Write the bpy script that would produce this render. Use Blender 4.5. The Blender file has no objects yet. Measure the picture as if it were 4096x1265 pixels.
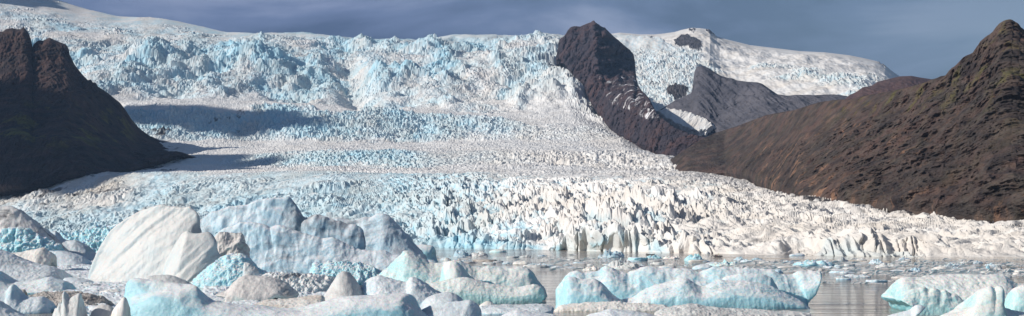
import bpy, bmesh, math, random
import numpy as np
from mathutils import Vector

# ------------------------------------------------------------------ camera, sky, sun
F = 5627.0; CX = 2048.0; HY = 915.0; CH = 15.0          # focal length in photo px, centre column, horizon row, eye height above water
sc = bpy.context.scene
cam = bpy.data.cameras.new('camera'); cam_o = bpy.data.objects.new('camera', cam)
sc.collection.objects.link(cam_o); sc.camera = cam_o
cam_o.location = (0, 0, CH); cam_o.rotation_euler = (math.radians(90), 0, 0)
cam.sensor_width = 36.0; cam.lens = 36.0 * F / 4096.0
cam.shift_y = (HY - 632.5) / 4096.0
cam.clip_start = 1.0; cam.clip_end = 60000.0
sc.view_settings.view_transform = 'Standard'; sc.view_settings.look = 'None'
sc.view_settings.gamma = 1.0; sc.view_settings.exposure = 0.0
sc.view_settings.use_curve_mapping = False

SUN = Vector((-0.85, -0.22, 0.50)).normalized()
sun = bpy.data.lights.new('sun', 'SUN'); sun.energy = 5.0; sun.angle = math.radians(0.5); sun.color = (1.0, 0.935, 0.85)
sun_o = bpy.data.objects.new('sun', sun); sc.collection.objects.link(sun_o)
sun_o.rotation_euler = (-SUN).to_track_quat('-Z', 'Y').to_euler()
sun_o.location = (-300, -100, 300)

w = bpy.data.worlds.new('World'); sc.world = w; w.use_nodes = True
nt = w.node_tree; nt.nodes.clear()
def N(nt, t, **k):
    n = nt.nodes.new(t)
    for a, b in k.items():
        if a.startswith('i_'):
            key = a[2:].replace('_', ' ')
            n.inputs[int(key) if key.isdigit() else key].default_value = b
        else: setattr(n, a, b)
    return n
def ramp(nt, stops, interp='LINEAR'):
    r = nt.nodes.new('ShaderNodeValToRGB'); r.color_ramp.interpolation = interp
    e = r.color_ramp.elements
    while len(e) < len(stops): e.new(0.5)
    for q, (p, c) in zip(e, stops):
        q.position = p; q.color = (c[0], c[1], c[2], 1) if not isinstance(c, (int, float)) else (c, c, c, 1)
    return r
sky = N(nt, 'ShaderNodeTexSky', sky_type='NISHITA', sun_disc=False, sun_elevation=math.asin(SUN.z),
        sun_rotation=math.atan2(SUN.x, SUN.y), altitude=50.0, air_density=1.0, dust_density=0.6, ozone_density=2.0)
bg = N(nt, 'ShaderNodeBackground'); bg.inputs['Strength'].default_value = 0.066
out = N(nt, 'ShaderNodeOutputWorld')
tc = N(nt, 'ShaderNodeTexCoord')
sep = N(nt, 'ShaderNodeSeparateXYZ'); nt.links.new(tc.outputs['Generated'], sep.inputs[0])
# broken layer of slate cloud: thick towards the horizon, opening overhead
mp = N(nt, 'ShaderNodeMapping'); mp.inputs['Scale'].default_value = (1.0, 1.0, 3.2); mp.inputs['Location'].default_value = (0.35, 0.2, 0.1)
nt.links.new(tc.outputs['Generated'], mp.inputs[0])
nz = N(nt, 'ShaderNodeTexNoise'); nz.inputs['Scale'].default_value = 4.5; nz.inputs['Detail'].default_value = 7; nz.inputs['Roughness'].default_value = 0.52; nz.inputs['Distortion'].default_value = 0.4
nt.links.new(mp.outputs[0], nz.inputs['Vector'])
ccol = ramp(nt, [(0.40, (1.25, 1.9, 3.5)), (0.5, (2.3, 3.15, 5.5)), (0.59, (4.6, 5.4, 8.0))])
nt.links.new(nz.outputs[0], ccol.inputs[0])
nz2 = N(nt, 'ShaderNodeTexNoise'); nz2.inputs['Scale'].default_value = 1.7; nz2.inputs['Detail'].default_value = 4
nt.links.new(mp.outputs[0], nz2.inputs['Vector'])
# cover = 1 near horizon at the left, thinner to the right and overhead
m1 = N(nt, 'ShaderNodeMath', operation='MULTIPLY_ADD'); m1.inputs[1].default_value = -3.2; m1.inputs[2].default_value = 1.32
nt.links.new(sep.outputs['Z'], m1.inputs[0])
m2 = N(nt, 'ShaderNodeMath', operation='MULTIPLY_ADD'); m2.inputs[1].default_value = -1.5; nt.links.new(sep.outputs['X'], m2.inputs[0]); nt.links.new(m1.outputs[0], m2.inputs[2])
m3 = N(nt, 'ShaderNodeMath', operation='MULTIPLY_ADD'); m3.inputs[1].default_value = 0.9; nt.links.new(nz2.outputs[0], m3.inputs[0]); nt.links.new(m2.outputs[0], m3.inputs[2])
m4 = N(nt, 'ShaderNodeMath', operation='SUBTRACT', use_clamp=True); m4.inputs[1].default_value = 0.45; nt.links.new(m3.outputs[0], m4.inputs[0])
mx = N(nt, 'ShaderNodeMix', data_type='RGBA'); nt.links.new(m4.outputs[0], mx.inputs['Factor'])
nt.links.new(sky.outputs[0], mx.inputs['A']); nt.links.new(ccol.outputs[0], mx.inputs['B'])
nt.links.new(mx.outputs['Result'], bg.inputs[0]); nt.links.new(bg.outputs[0], out.inputs[0])

# ------------------------------------------------------------------ helpers
def tag(o, label=None, cat=None, group=None, kind=None):
    if label: o['label'] = label
    if cat: o['category'] = cat
    if group: o['group'] = group
    if kind: o['kind'] = kind
    return o
def at(x, y, D):                                       # photo pixel at distance D -> world point
    return Vector(((x - CX) / F * D, D, CH + (HY - y) / F * D))
def wd(y): return CH * F / (y - HY)                    # distance of the water surface at photo row y
def _h(ix, iy, iz, seed):
    n = (ix.astype(np.int64) * 73856093) ^ (iy.astype(np.int64) * 19349663) ^ (iz.astype(np.int64) * 83492791) ^ (seed * 2654435761)
    n = (n ^ (n >> 13)) & 0xffffffff
    n = (n * 1274126177) & 0xffffffff
    n = (n ^ (n >> 16)) & 0xffffffff
    n = (n * 2246822519) & 0xffffffff
    return (n ^ (n >> 15)) & 0xffffff
def rnd(ix, iy, seed): return _h(ix, iy, np.zeros_like(ix), seed) / float(0xffffff)
def perlin2(x, y, seed=0):
    xi = np.floor(x).astype(np.int64); yi = np.floor(y).astype(np.int64); xf = x - xi; yf = y - yi
    u = xf * xf * xf * (xf * (xf * 6 - 15) + 10); v = yf * yf * yf * (yf * (yf * 6 - 15) + 10)
    def g(a, b):
        t = rnd(xi + a, yi + b, seed) * 2 * np.pi
        return np.cos(t) * (xf - a) + np.sin(t) * (yf - b)
    n0 = g(0, 0) * (1 - u) + g(1, 0) * u; n1 = g(0, 1) * (1 - u) + g(1, 1) * u
    return (n0 * (1 - v) + n1 * v) * 1.5
def perlin3(x, y, z, seed=0):
    xi = np.floor(x).astype(np.int64); yi = np.floor(y).astype(np.int64); zi = np.floor(z).astype(np.int64)
    xf = x - xi; yf = y - yi; zf = z - zi
    fd = lambda t: t * t * t * (t * (t * 6 - 15) + 10)
    u, v, w_ = fd(xf), fd(yf), fd(zf)
    def g(a, b, c):
        h = _h(xi + a, yi + b, zi + c, seed)
        gx = ((h & 255) / 127.5 - 1); gy = (((h >> 8) & 255) / 127.5 - 1); gz = (((h >> 16) & 255) / 127.5 - 1)
        return gx * (xf - a) + gy * (yf - b) + gz * (zf - c)
    r = 0
    for a in (0, 1):
        for b in (0, 1):
            for c in (0, 1):
                r = r + g(a, b, c) * (u if a else 1 - u) * (v if b else 1 - v) * (w_ if c else 1 - w_)
    return r * 1.3
def fbm2(x, y, o=4, seed=0, gain=0.5):
    r = 0; a = 1.0; f = 1.0
    for i in range(o): r = r + a * perlin2(x * f, y * f, seed + i * 17); a *= gain; f *= 2.03
    return r
def fbm3(x, y, z, o=4, seed=0, gain=0.5):
    r = 0; a = 1.0; f = 1.0
    for i in range(o): r = r + a * perlin3(x * f, y * f, z * f, seed + i * 17); a *= gain; f *= 2.03
    return r
def ridge2(x, y, o=3, seed=0, gain=0.5):
    r = 0; a = 1.0; f = 1.0
    for i in range(o): r = r + a * (1 - 2.2 * np.abs(perlin2(x * f, y * f, seed + i * 31))); a *= gain; f *= 2.1
    return r
def ridge3(x, y, z, o=3, seed=0, gain=0.5):
    r = 0; a = 1.0; f = 1.0
    for i in range(o): r = r + a * (1 - 2.2 * np.abs(perlin3(x * f, y * f, z * f, seed + i * 31))); a *= gain; f *= 2.1
    return r
def worley2(x, y, seed=0):                             # F1, F2-F1, value of the nearest cell, offset from its centre
    xi = np.floor(x).astype(np.int64); yi = np.floor(y).astype(np.int64)
    f1 = np.full(x.shape, 9.0); f2 = np.full(x.shape, 9.0); val = np.zeros(x.shape); ox = np.zeros(x.shape); oy = np.zeros(x.shape)
    for a in (-1, 0, 1):
        for b in (-1, 0, 1):
            cx = xi + a; cy = yi + b
            dx = x - (cx + 0.1 + 0.8 * rnd(cx, cy, seed)); dy = y - (cy + 0.1 + 0.8 * rnd(cx, cy, seed + 7))
            d = np.sqrt(dx * dx + dy * dy); v = rnd(cx, cy, seed + 13)
            near = d < f1
            f2 = np.where(near, f1, np.minimum(f2, d)); f1 = np.where(near, d, f1)
            val = np.where(near, v, val); ox = np.where(near, dx, ox); oy = np.where(near, dy, oy)
    return f1, f2 - f1, val, ox, oy
def sst(a, b, x):
    t = np.clip((x - a) / (b - a), 0, 1); return t * t * (3 - 2 * t)
def pl(pts, x):                                        # polyline y(x)
    p = np.array(pts, float); return np.interp(x, p[:, 0], p[:, 1])
def box(x, y, x0, x1, y0, y1, sx=60, sy=15):           # soft box mask
    return sst(x0 - sx, x0 + sx, x) * (1 - sst(x1 - sx, x1 + sx, x)) * sst(y0 - sy, y0 + sy, y) * (1 - sst(y1 - sy, y1 + sy, y))
def sdpoly(px, py, poly):                              # signed distance (px), inside positive
    P = np.array(poly, float); d = np.full(px.shape, 1e9); ins = np.zeros(px.shape, bool)
    for i in range(len(P)):
        a = P[i]; b = P[(i + 1) % len(P)]; e = b - a
        t = np.clip(((px - a[0]) * e[0] + (py - a[1]) * e[1]) / (e @ e + 1e-9), 0, 1)
        d = np.minimum(d, np.hypot(px - a[0] - t * e[0], py - a[1] - t * e[1]))
        if a[1] != b[1]:
            c = ((a[1] > py) != (b[1] > py)) & (px < (b[0] - a[0]) * (py - a[1]) / (b[1] - a[1]) + a[0]); ins ^= c
    return np.where(ins, d, -d)
def normals(P):
    du = np.gradient(P, axis=1); dv = np.gradient(P, axis=0); n = np.cross(du, dv)
    return n / (np.linalg.norm(n, axis=2, keepdims=True) + 1e-9)
def mesh_from(verts, faces, name, smooth=True):
    me = bpy.data.meshes.new(name); nf = len(faces)
    me.vertices.add(len(verts)); me.vertices.foreach_set('co', np.ascontiguousarray(verts, dtype=np.float32).ravel())
    k = faces.shape[1]; me.loops.add(nf * k); me.loops.foreach_set('vertex_index', faces.astype(np.int32).ravel())
    me.polygons.add(nf); me.polygons.foreach_set('loop_start', np.arange(0, nf * k, k, dtype=np.int32))
    me.polygons.foreach_set('loop_total', np.full(nf, k, dtype=np.int32))
    me.polygons.foreach_set('use_smooth', np.full(nf, smooth)); me.update(calc_edges=True); me.validate(); return me
def link(name, me, mat, parent=None):
    o = bpy.data.objects.new(name, me); sc.collection.objects.link(o)
    if mat: me.materials.append(mat)
    if parent: o.parent = parent
    return o
def attr(me, name, vals):
    a = me.attributes.new(name, 'FLOAT', 'POINT'); a.data.foreach_set('value', np.ascontiguousarray(vals, dtype=np.float32).ravel())
def grid_faces(nr, nc):
    i = np.arange(nr * nc).reshape(nr, nc)
    return np.stack([i[:-1, :-1].ravel(), i[:-1, 1:].ravel(), i[1:, 1:].ravel(), i[1:, :-1].ravel()], 1)
def sheet(xs, lines, rows):
    """terrain sheet: each line = list of (x, y, D) in photo px / metres; rows[i] rows between lines i and i+1"""
    Y = []; Dd = []; T = []
    L = [(pl([(p[0], p[1]) for p in l], xs), pl([(p[0], p[2]) for p in l], xs)) for l in lines]
    for i, n in enumerate(rows):
        for k in range(n):
            t = k / n; Y.append(L[i][0] * (1 - t) + L[i + 1][0] * t); Dd.append(L[i][1] * (1 - t) + L[i + 1][1] * t); T.append(i + t)
    Y.append(L[-1][0]); Dd.append(L[-1][1]); T.append(len(rows))
    Y = np.array(Y); Dd = np.array(Dd)
    X = np.broadcast_to(xs, Y.shape)
    return X, Y, Dd, np.array(T)
def smooth_rows(A, k):
    if k < 1: return A
    ker = np.exp(-0.5 * (np.arange(-3 * k, 3 * k + 1) / k) ** 2); ker /= ker.sum()
    pad = np.pad(A, ((3 * k, 3 * k), (0, 0)), mode='edge'); o = 0
    for i, c in enumerate(ker): o = o + c * pad[i:i + A.shape[0]]
    return o
def smooth_cols(A, k): return smooth_rows(A.T, k).T
def world(X, Y, Dd): return np.stack([(X - CX) / F * Dd, Dd, CH + (HY - Y) / F * Dd], 2)

# ------------------------------------------------------------------ material helpers
def newmat(name):
    m = bpy.data.materials.new(name); m.use_nodes = True; nt = m.node_tree
    return m, nt, nt.nodes['Principled BSDF'], nt.nodes['Material Output']
def coords(nt, scale=(1, 1, 1), rot=(0, 0, 0)):
    g = nt.nodes.new('ShaderNodeNewGeometry'); mpp = nt.nodes.new('ShaderNodeMapping')
    mpp.inputs['Scale'].default_value = scale; mpp.inputs['Rotation'].default_value = rot
    nt.links.new(g.outputs['Position'], mpp.inputs[0]); return mpp.outputs[0]
def noise(nt, vec, scale, detail=5, rough=0.55, dist=0.0):
    n = nt.nodes.new('ShaderNodeTexNoise'); n.inputs['Scale'].default_value = scale; n.inputs['Detail'].default_value = detail
    n.inputs['Roughness'].default_value = rough; n.inputs['Distortion'].default_value = dist
    nt.links.new(vec, n.inputs['Vector']); return n.outputs[0]
def mixc(nt, fac, a, b):
    m = nt.nodes.new('ShaderNodeMix'); m.data_type = 'RGBA'
    for s, v in (('Factor', fac), ('A', a), ('B', b)):
        if isinstance(v, bpy.types.NodeSocket): nt.links.new(v, m.inputs[s])
        elif s == 'Factor': m.inputs[s].default_value = v
        else: m.inputs[s].default_value = (*v, 1)
    return m.outputs['Result']
def mth(nt, op, a, b=0.0, c=0.0, clamp=False):
    m = nt.nodes.new('ShaderNodeMath'); m.operation = op; m.use_clamp = clamp
    for i, v in enumerate((a, b, c)):
        if isinstance(v, bpy.types.NodeSocket): nt.links.new(v, m.inputs[i])
        else: m.inputs[i].default_value = v
    return m.outputs[0]
def remap(nt, v, a, b, c=0.0, d=1.0):
    m = nt.nodes.new('ShaderNodeMapRange'); m.interpolation_type = 'SMOOTHSTEP'
    nt.links.new(v, m.inputs[0]); m.inputs[1].default_value = a; m.inputs[2].default_value = b; m.inputs[3].default_value = c; m.inputs[4].default_value = d
    return m.outputs[0]
def bump(nt, b, h, strength=0.4, dist=1.0):
    n = nt.nodes.new('ShaderNodeBump'); n.inputs['Strength'].default_value = strength; n.inputs['Distance'].default_value = dist
    nt.links.new(h, n.inputs['Height']); nt.links.new(n.outputs[0], b.inputs['Normal']); return n
def att(nt, name):
    a = nt.nodes.new('ShaderNodeAttribute'); a.attribute_name = name; return a.outputs['Fac']

# glacier ice: white granular crust, blue for exposed ice and painted-in crevasse shade, dust and rock grit
mat_gl, nt, b, o_ = newmat('glacier_ice')
v = coords(nt)
n1 = noise(nt, v, 0.012, 6, 0.6); n2 = noise(nt, v, 0.09, 5, 0.65)
blue = mth(nt, 'MULTIPLY_ADD', mth(nt, 'SUBTRACT', n2, 0.5), 0.9, att(nt, 'blue'), clamp=True)
dirt = mth(nt, 'MULTIPLY_ADD', mth(nt, 'SUBTRACT', n1, 0.5), 1.1, att(nt, 'dirt'), clamp=True)
crust = mixc(nt, remap(nt, n2, 0.3, 0.7), (0.72, 0.71, 0.70), (0.84, 0.83, 0.81))
c = mixc(nt, blue, crust, (0.36, 0.62, 0.74))
c = mixc(nt, dirt, c, (0.56, 0.50, 0.43))
c = mixc(nt, remap(nt, att(nt, 'grit'), 0.3, 1.0), c, (0.06, 0.055, 0.06))
nt.links.new(c, b.inputs['Base Color']); b.inputs['Roughness'].default_value = 0.7; b.inputs['Specular IOR Level'].default_value = 0.25
bump(nt, b, n2, 0.35, 4.0)

def rock_mat(name, cols, moss=0.0, orange=0.0, strata=0.5, sc_=1.0, snow=False):
    m, nt, b, o_ = newmat(name)
    v = coords(nt); vs = coords(nt, (0.25, 0.25, 1.0), (0.06, -0.10, 0))
    big = noise(nt, v, 0.0035 * sc_, 6, 0.6, 0.6); med = noise(nt, v, 0.02 * sc_, 6, 0.65); st = noise(nt, vs, 0.035 * sc_, 5, 0.6, 0.3)
    streak = noise(nt, coords(nt, (1.0, 1.0, 0.22), (0, 0.5, 0)), 0.02 * sc_, 5, 0.6, 0.4)
    c = mixc(nt, remap(nt, big, 0.38, 0.62), cols[0], cols[1])
    c = mixc(nt, mth(nt, 'MULTIPLY', remap(nt, st, 0.42, 0.62), strata), c, cols[2])
    c = mixc(nt, mth(nt, 'MULTIPLY', remap(nt, streak, 0.52, 0.72), 0.3), c, cols[3])
    if moss: c = mixc(nt, mth(nt, 'MULTIPLY', mth(nt, 'MULTIPLY', remap(nt, noise(nt, v, 0.008 * sc_, 7, 0.7), 0.5, 0.62), moss), att(nt, 'moss')), c, (0.13, 0.12, 0.03))
    if orange: c = mixc(nt, mth(nt, 'MULTIPLY', mth(nt, 'MULTIPLY', remap(nt, noise(nt, v, 0.012 * sc_, 7, 0.7, 0.5), 0.53, 0.64), orange), att(nt, 'low')), c, (0.27, 0.155, 0.10))
    c = mixc(nt, mth(nt, 'MULTIPLY', remap(nt, med, 0.35, 0.75), 0.5), c, cols[4])
    if snow:
        sn = mth(nt, 'MULTIPLY_ADD', mth(nt, 'SUBTRACT', noise(nt, coords(nt, (1, 1, 0.3)), 0.02, 7, 0.7), 0.5), 2.6, att(nt, 'snow'))
        c = mixc(nt, remap(nt, sn, 0.35, 0.65), c, (0.78, 0.78, 0.80))
    nt.links.new(c, b.inputs['Base Color']); b.inputs['Roughness'].default_value = 0.95; b.inputs['Specular IOR Level'].default_value = 0.15
    bump(nt, b, mth(nt, 'ADD', med, st), 0.7, 10.0); return m
mat_rock_brown = rock_mat('brown_rock', [(0.050, 0.037, 0.034), (0.098, 0.062, 0.053), (0.018, 0.017, 0.020), (0.115, 0.075, 0.060), (0.115, 0.102, 0.088)], moss=0.7, orange=1.0, sc_=2.2, strata=0.75)
mat_rock_dark = rock_mat('dark_moss_rock', [(0.040, 0.031, 0.032), (0.078, 0.046, 0.040), (0.015, 0.014, 0.018), (0.090, 0.052, 0.042), (0.055, 0.046, 0.040)], moss=1.0, sc_=1.3, strata=0.7)
mat_rock_grey = rock_mat('grey_scree', [(0.080, 0.080, 0.098), (0.115, 0.112, 0.13), (0.045, 0.045, 0.058), (0.16, 0.15, 0.16), (0.10, 0.098, 0.112)], strata=0.5, sc_=1.4, snow=True)
mat_rock_peak = rock_mat('dark_peak_rock', [(0.048, 0.040, 0.050), (0.085, 0.050, 0.048), (0.022, 0.021, 0.030), (0.12, 0.07, 0.06), (0.058, 0.052, 0.062)], strata=0.65, sc_=1.4, snow=True)
mat_rock_purple = rock_mat('purple_scree', [(0.085, 0.052, 0.058), (0.11, 0.065, 0.06), (0.045, 0.034, 0.042), (0.13, 0.07, 0.058), (0.08, 0.06, 0.06)], sc_=1.5)
# ------------------------------------------------------------------ the glacier
GL = [
 # waterline, cliff top, first swell, crest of the crevassed lobe, shelf, foot of the bulge, its top, shelf, steep step, its top shelf, icefall, skyline, behind
 [(-400,943,3000),(0,944,2900),(200,945,2813),(560,949,2480),(1000,962,1796),(1300,975,1407),(1650,990,1125),(2000,996,1042),(2600,1010,888),(3000,1018,819),(3500,1027,753),(4096,1031,727),(4500,1033,716)],
 [(-400,935,3020),(0,930,2930),(200,915,2840),(560,920,2510),(1000,935,1830),(1300,948,1440),(1650,962,1150),(2000,972,1058),(2150,972,1010),(2300,945,945),(2500,962,905),(2650,980,893),(2750,995,865),(3000,1010,835),(3160,1000,812),(3250,985,800),(3480,962,773),(3620,985,765),(3800,1008,757),(4096,1010,750),(4500,1012,735)],
 [(-400,880,3500),(0,850,3400),(560,840,2950),(1000,840,2400),(1300,840,2000),(1650,835,1650),(2000,835,1480),(2600,850,1250),(3000,900,1080),(3500,940,960),(4096,965,880),(4500,975,840)],
 [(-400,800,4050),(0,775,3900),(180,745,3800),(330,703,3750),(600,696,3500),(1000,695,3150),(1300,690,2850),(1650,700,2600),(2000,700,2450),(2500,714,2200),(2800,735,2000),(3000,765,1850),(3200,792,1700),(3400,822,1500),(3700,870,1300),(4096,905,1150),(4500,940,1050)],
 [(-400,790,4300),(0,765,4150),(330,695,4100),(600,688,3950),(1000,686,3600),(1300,682,3350),(1650,690,3100),(2000,690,3000),(2500,690,2900),(2800,700,2850),(3000,735,2850),(3200,785,2750),(3400,825,2300),(3700,875,2000),(4096,912,1700),(4500,945,1500)],
 [(-400,780,4400),(0,755,4250),(330,690,4200),(480,655,4200),(700,655,4150),(1000,670,4000),(1300,674,3700),(1700,672,3500),(2100,662,3400),(2500,684,3250),(2740,692,3150),(2900,690,3250),(3200,790,3400),(3600,880,3300),(4500,960,3000)],
 [(-400,770,4500),(0,745,4350),(330,670,4320),(480,640,4300),(700,625,4280),(1000,622,4200),(1300,600,3950),(1700,612,3760),(2100,600,3700),(2500,612,3600),(2700,632,3480),(2850,650,3400),(3200,790,3600),(4500,960,3400)],
 [(-400,760,4600),(330,650,4500),(600,590,4700),(1000,585,4800),(1300,585,4750),(1700,588,4700),(2100,580,4500),(2500,590,4200),(2700,640,3900),(2850,670,3800),(3200,800,3900),(4500,960,3700)],
 [(-400,740,4700),(330,600,4700),(600,560,4850),(1000,562,4950),(1300,560,4950),(1700,565,4950),(2100,555,4800),(2500,570,4500),(2700,660,4300),(3200,810,4300),(4500,960,4000)],
 [(-400,500,5300),(400,480,5300),(500,412,5300),(800,412,5350),(1100,425,5350),(1400,435,5350),(1700,455,5350),(2000,480,5250),(2300,500,5100),(2500,560,4900),(2700,680,4800),(4500,960,4500)],
 [(-400,480,5500),(400,420,5600),(500,402,5700),(800,400,5800),(1100,408,5850),(1400,420,5850),(1700,440,5700),(2000,460,5550),(2300,440,5500),(2500,540,5200),(2700,680,5000),(4500,960,4700)],
 [(-400,330,6300),(400,270,6400),(800,255,6500),(1100,265,6500),(1400,280,6500),(1700,280,6500),(2000,270,6500),(2250,280,6350),(2450,450,6000),(2700,680,5600),(4500,960,5000)],
 [(-400,180,7300),(0,160,7300),(400,175,7300),(800,185,7200),(1100,175,7150),(1500,190,7100),(2000,180,7100),(2250,190,7000),(2450,400,6800),(2700,600,6400),(4500,960,5500)],
 [(-400,-160,9800),(0,-90,9500),(180,-30,9300),(318,22,9100),(477,58,8900),(636,67,8700),(795,97,8500),(890,122,8300),(986,127,8000),(1208,129,7900),(1367,143,7800),(1510,154,7800),(1717,151,7800),(1828,137,7800),(1955,135,7800),(2115,143,7800),(2258,138,7800),(2300,150,7800),(2500,400,7600),(4500,960,6500)],
]
GL.append([(p[0], p[1] + 60, p[2] + 900) for p in GL[-1]])
xs = np.linspace(-380, 4480, 1750)
rows = [26, 200, 200, 50, 14, 34, 28, 10, 62, 14, 90, 62, 90, 6]
X, Y, Dd, T = sheet(xs, GL, rows)
K = 3
Y = smooth_cols(smooth_rows(Y, K), 6); Dd = smooth_cols(smooth_rows(Dd, K), 6)
P = world(X, Y, Dd)
px, py = X, Y
WX, WY = P[..., 0], P[..., 1]
Tg = np.broadcast_to(T[:, None], X.shape)
Tr = Tg
Tg = Tg + np.where(Tg > 1.5, 1, 0) * (0.32 * fbm2(WX / 260, WY / 420, 3, 77) + 0.16 * fbm2(WX / 60, WY / 80, 2, 78)) * sst(1.5, 2.5, Tg) * (1 - sst(11.5, 12.3, Tg))
# zone weights
front = 1 - sst(3.0, 3.5, Tg)
shelf = np.clip(sst(3.0, 3.6, Tg) * (1 - sst(4.7, 5.3, Tg)) + sst(5.8, 6.3, Tg) * (1 - sst(7.3, 8.2, Tg)) + 0.9 * sst(8.85, 9.1, Tg) * (1 - sst(9.7, 10.4, Tg)), 0, 1)
cen = front * sst(1250, 1900, px) * (1 - sst(2750 - (py - 850) * 0.2, 3050 - (py - 850) * 0.2, px))
lef = front * (1 - sst(1250, 1900, px))
rig = front * sst(2700, 3050, px)
bulb = sst(4.75, 5.3, Tg) * (1 - sst(5.7, 6.3, Tg))
bul = bulb * (0.25 + 0.75 * box(px, py, 1000, 1720, 500, 800, 160, 20)) * (1 - sst(1900, 2200, px))
lobe = bulb * sst(1700, 2200, px)
stp = sst(7.5, 8.3, Tg) * (1 - sst(8.9, 9.08, Tg)) * (1 - 0.6 * sst(1750, 2250, px))
ice = sst(9.7, 10.6, Tg)
dome = sst(11.9, 12.3, Tg) * (1 - sst(950, 1150, px))
low = fbm2(WX / 420, WY / 600, 3, 5)
smoothp = sst(-0.05, 0.35, low + 0.25 * fbm2(WX / 120, WY / 160, 2, 9))
ice_ = ice * (1 - 0.75 * dome) * (1 - 0.6 * smoothp)
def serac(ax, ay, seed, sharp=0.16):
    w1 = fbm2(ax * 0.45, ay * 0.45, 2, seed + 3); w2 = fbm2(ax * 0.45 + 9, ay * 0.45, 2, seed + 4)
    f1, ed, val, ox, oy = worley2(ax + 0.7 * w1, ay + 0.7 * w2, seed)
    a = rnd((val * 9999).astype(np.int64), np.zeros_like(val, dtype=np.int64), 3) * 2 - 1
    q = ox * np.cos(a * 0.9) + oy * np.sin(a * 0.9); q2 = -ox * np.sin(a * 0.9) + oy * np.cos(a * 0.9)
    h = 0.45 + 0.75 * val + 0.5 * a * q2 - 1.5 * np.abs(q + 0.12) - 0.35 * np.abs(q2)
    return h * (0.3 + 0.7 * sst(0, sharp * 1.2, ed)) - 0.25 * (1 - sst(0, sharp, ed)), ed
# central crevassed lobe: fins that run down-flow
cr, sr = math.cos(0.35), math.sin(0.35)
A = WX * cr + WY * sr; B = -WX * sr + WY * cr
lrg = sst(1700, 2300, px) * (0.45 + 0.55 * sst(0.9, 1.5, Tr))
s1a, e1 = serac(A / 9.0, B / 17.0, 11); s1c, _e = serac(A / 17.0 + 0.5, B / 40.0, 14); s1 = s1a * (1 - 0.75 * lrg) + 1.25 * s1c * lrg
s1b = ridge2(A / 24.0 + 0.3 * fbm2(WX / 40, WY / 40, 2, 6), B / 46.0, 3, 21)
s2, e2 = serac(A / 6.0, B / 9.0, 12)
h_cen = (8.2 * s1 + 4.5 * s1b + 2.8 * s2) * (0.35 + 0.85 * sst(-0.25, 0.35, fbm2(WX / 90, WY / 140, 3, 19))) + 10 * fbm2(WX / 90, WY / 120, 3, 2) + 3.5 * ridge2(A / 55, B / 130, 2, 20)
# left lobe: fine pressure ridges across the flow
s3, e3 = serac(WX / 14.0, WY / 20.0, 13, 0.2)
s4 = ridge2((WX + 0.3 * WY) / 60.0, (WY - 0.2 * WX) / 26.0, 3, 22)
cv = fbm2(WX / 130, WY / 200, 2, 79)
h_lef = 4.2 * s3 * (0.3 + 1.1 * sst(-0.2, 0.35, cv)) + 5.0 * s4 + 3.0 * ridge2(WX / 180 + cv, WY / 16 + 2.0 * cv, 2, 80) + 13 * fbm2(WX / 160, WY / 120, 3, 4)
# right ramp: long rounded folds with few cracks
A2 = (WX * 0.80 + WY * 0.60); B2 = (-WX * 0.60 + WY * 0.80)
wv = fbm2(WX / 50, WY / 70, 3, 31)
h_rig = 3.4 * fbm2(A2 / 30 + wv, B2 / 60, 4, 32, 0.55) + 4.2 * ridge2(A2 / 46 + 0.5 * wv, B2 / 100, 3, 33, 0.55)
f1, e5, v5, ox5, oy5 = worley2(A2 / 16 + wv, B2 / 34, 34)
h_rig = h_rig + 2.2 * sst(0, 0.16, e5) * (0.4 + 0.6 * v5) + 1.5 * ridge2(A2 / 13 + wv, B2 / 30, 4, 35, 0.6) + 1.3 * serac(A2 / 7.0, B2 / 12.0, 36)[0] * sst(-0.1, 0.4, fbm2(WX / 60, WY / 90, 2, 37))
s6, e6 = serac(WX / 15.0, WY / 16.0, 15)
s7, e7 = serac(WX / 24.0, WY / 26.0, 16)
s8, e8 = serac(WX / 11.0, WY / 13.0, 17)
h_ice = (6.5 * s7 + 3.6 * s8) * (0.5 + 0.8 * sst(-0.3, 0.3, low)) + 15 * ridge2(WX / 170 + 0.5 * low + WY / 400, WY / 60 + 0.8 * low, 5, 25, 0.6) + 85 * fbm2(WX / 380, WY / 460, 4, 8, 0.55)
h_shelf = 1.1 * s8 + 1.5 * ridge2(WX / 70 + WY / 300, WY / 26, 4, 26, 0.6) + 1.4 * s6 * sst(0.0, 0.4, low) + 7 * fbm2(WX / 200, WY / 200, 3, 27)
for q_ in (h_cen, h_lef, h_rig, h_ice): q_ -= q_.mean()
crest = 1 - 0.68 * sst(2.3, 3.1, Tg)
h_cen = h_cen * (1 - 0.45 * (1 - sst(0.6, 1.4, Tr)))
h = cen * h_cen * crest + lef * h_lef * crest + rig * h_rig + bul * (8 * s6 + 3 * s8) + lobe * (1.1 * h_rig + 3 * s6) + stp * (8 * s6 + 3 * s8 + 9 * ridge2(WX / 90, WY / 60, 3, 29) + 16 * fbm2(WX / 220, WY / 200, 3, 28)) + ice_ * h_ice + shelf * h_shelf
h = h + dome * (10 * fbm2(WX / 250, WY / 300, 4, 41) + 12 * sst(0.25, 0.6, fbm2(WX / 260, WY / 200, 3, 42)) * s7)
# a trough in the upper icefall and a sharp step below the snow band
tr = np.exp(-((px - (1400 + (py - 300) * 0.35)) / 70.0) ** 2) * box(px, py, 1100, 1700, 190, 420, 30, 30)
h = h * (1 - 0.8 * sst(12.3, 12.85, Tg)) - 70 * tr
wl = sst(0.0, 1.0, Tg)
P[..., 2] += h * (0.25 + 0.75 * wl) * sst(0, 0.15, Tr)
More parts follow.
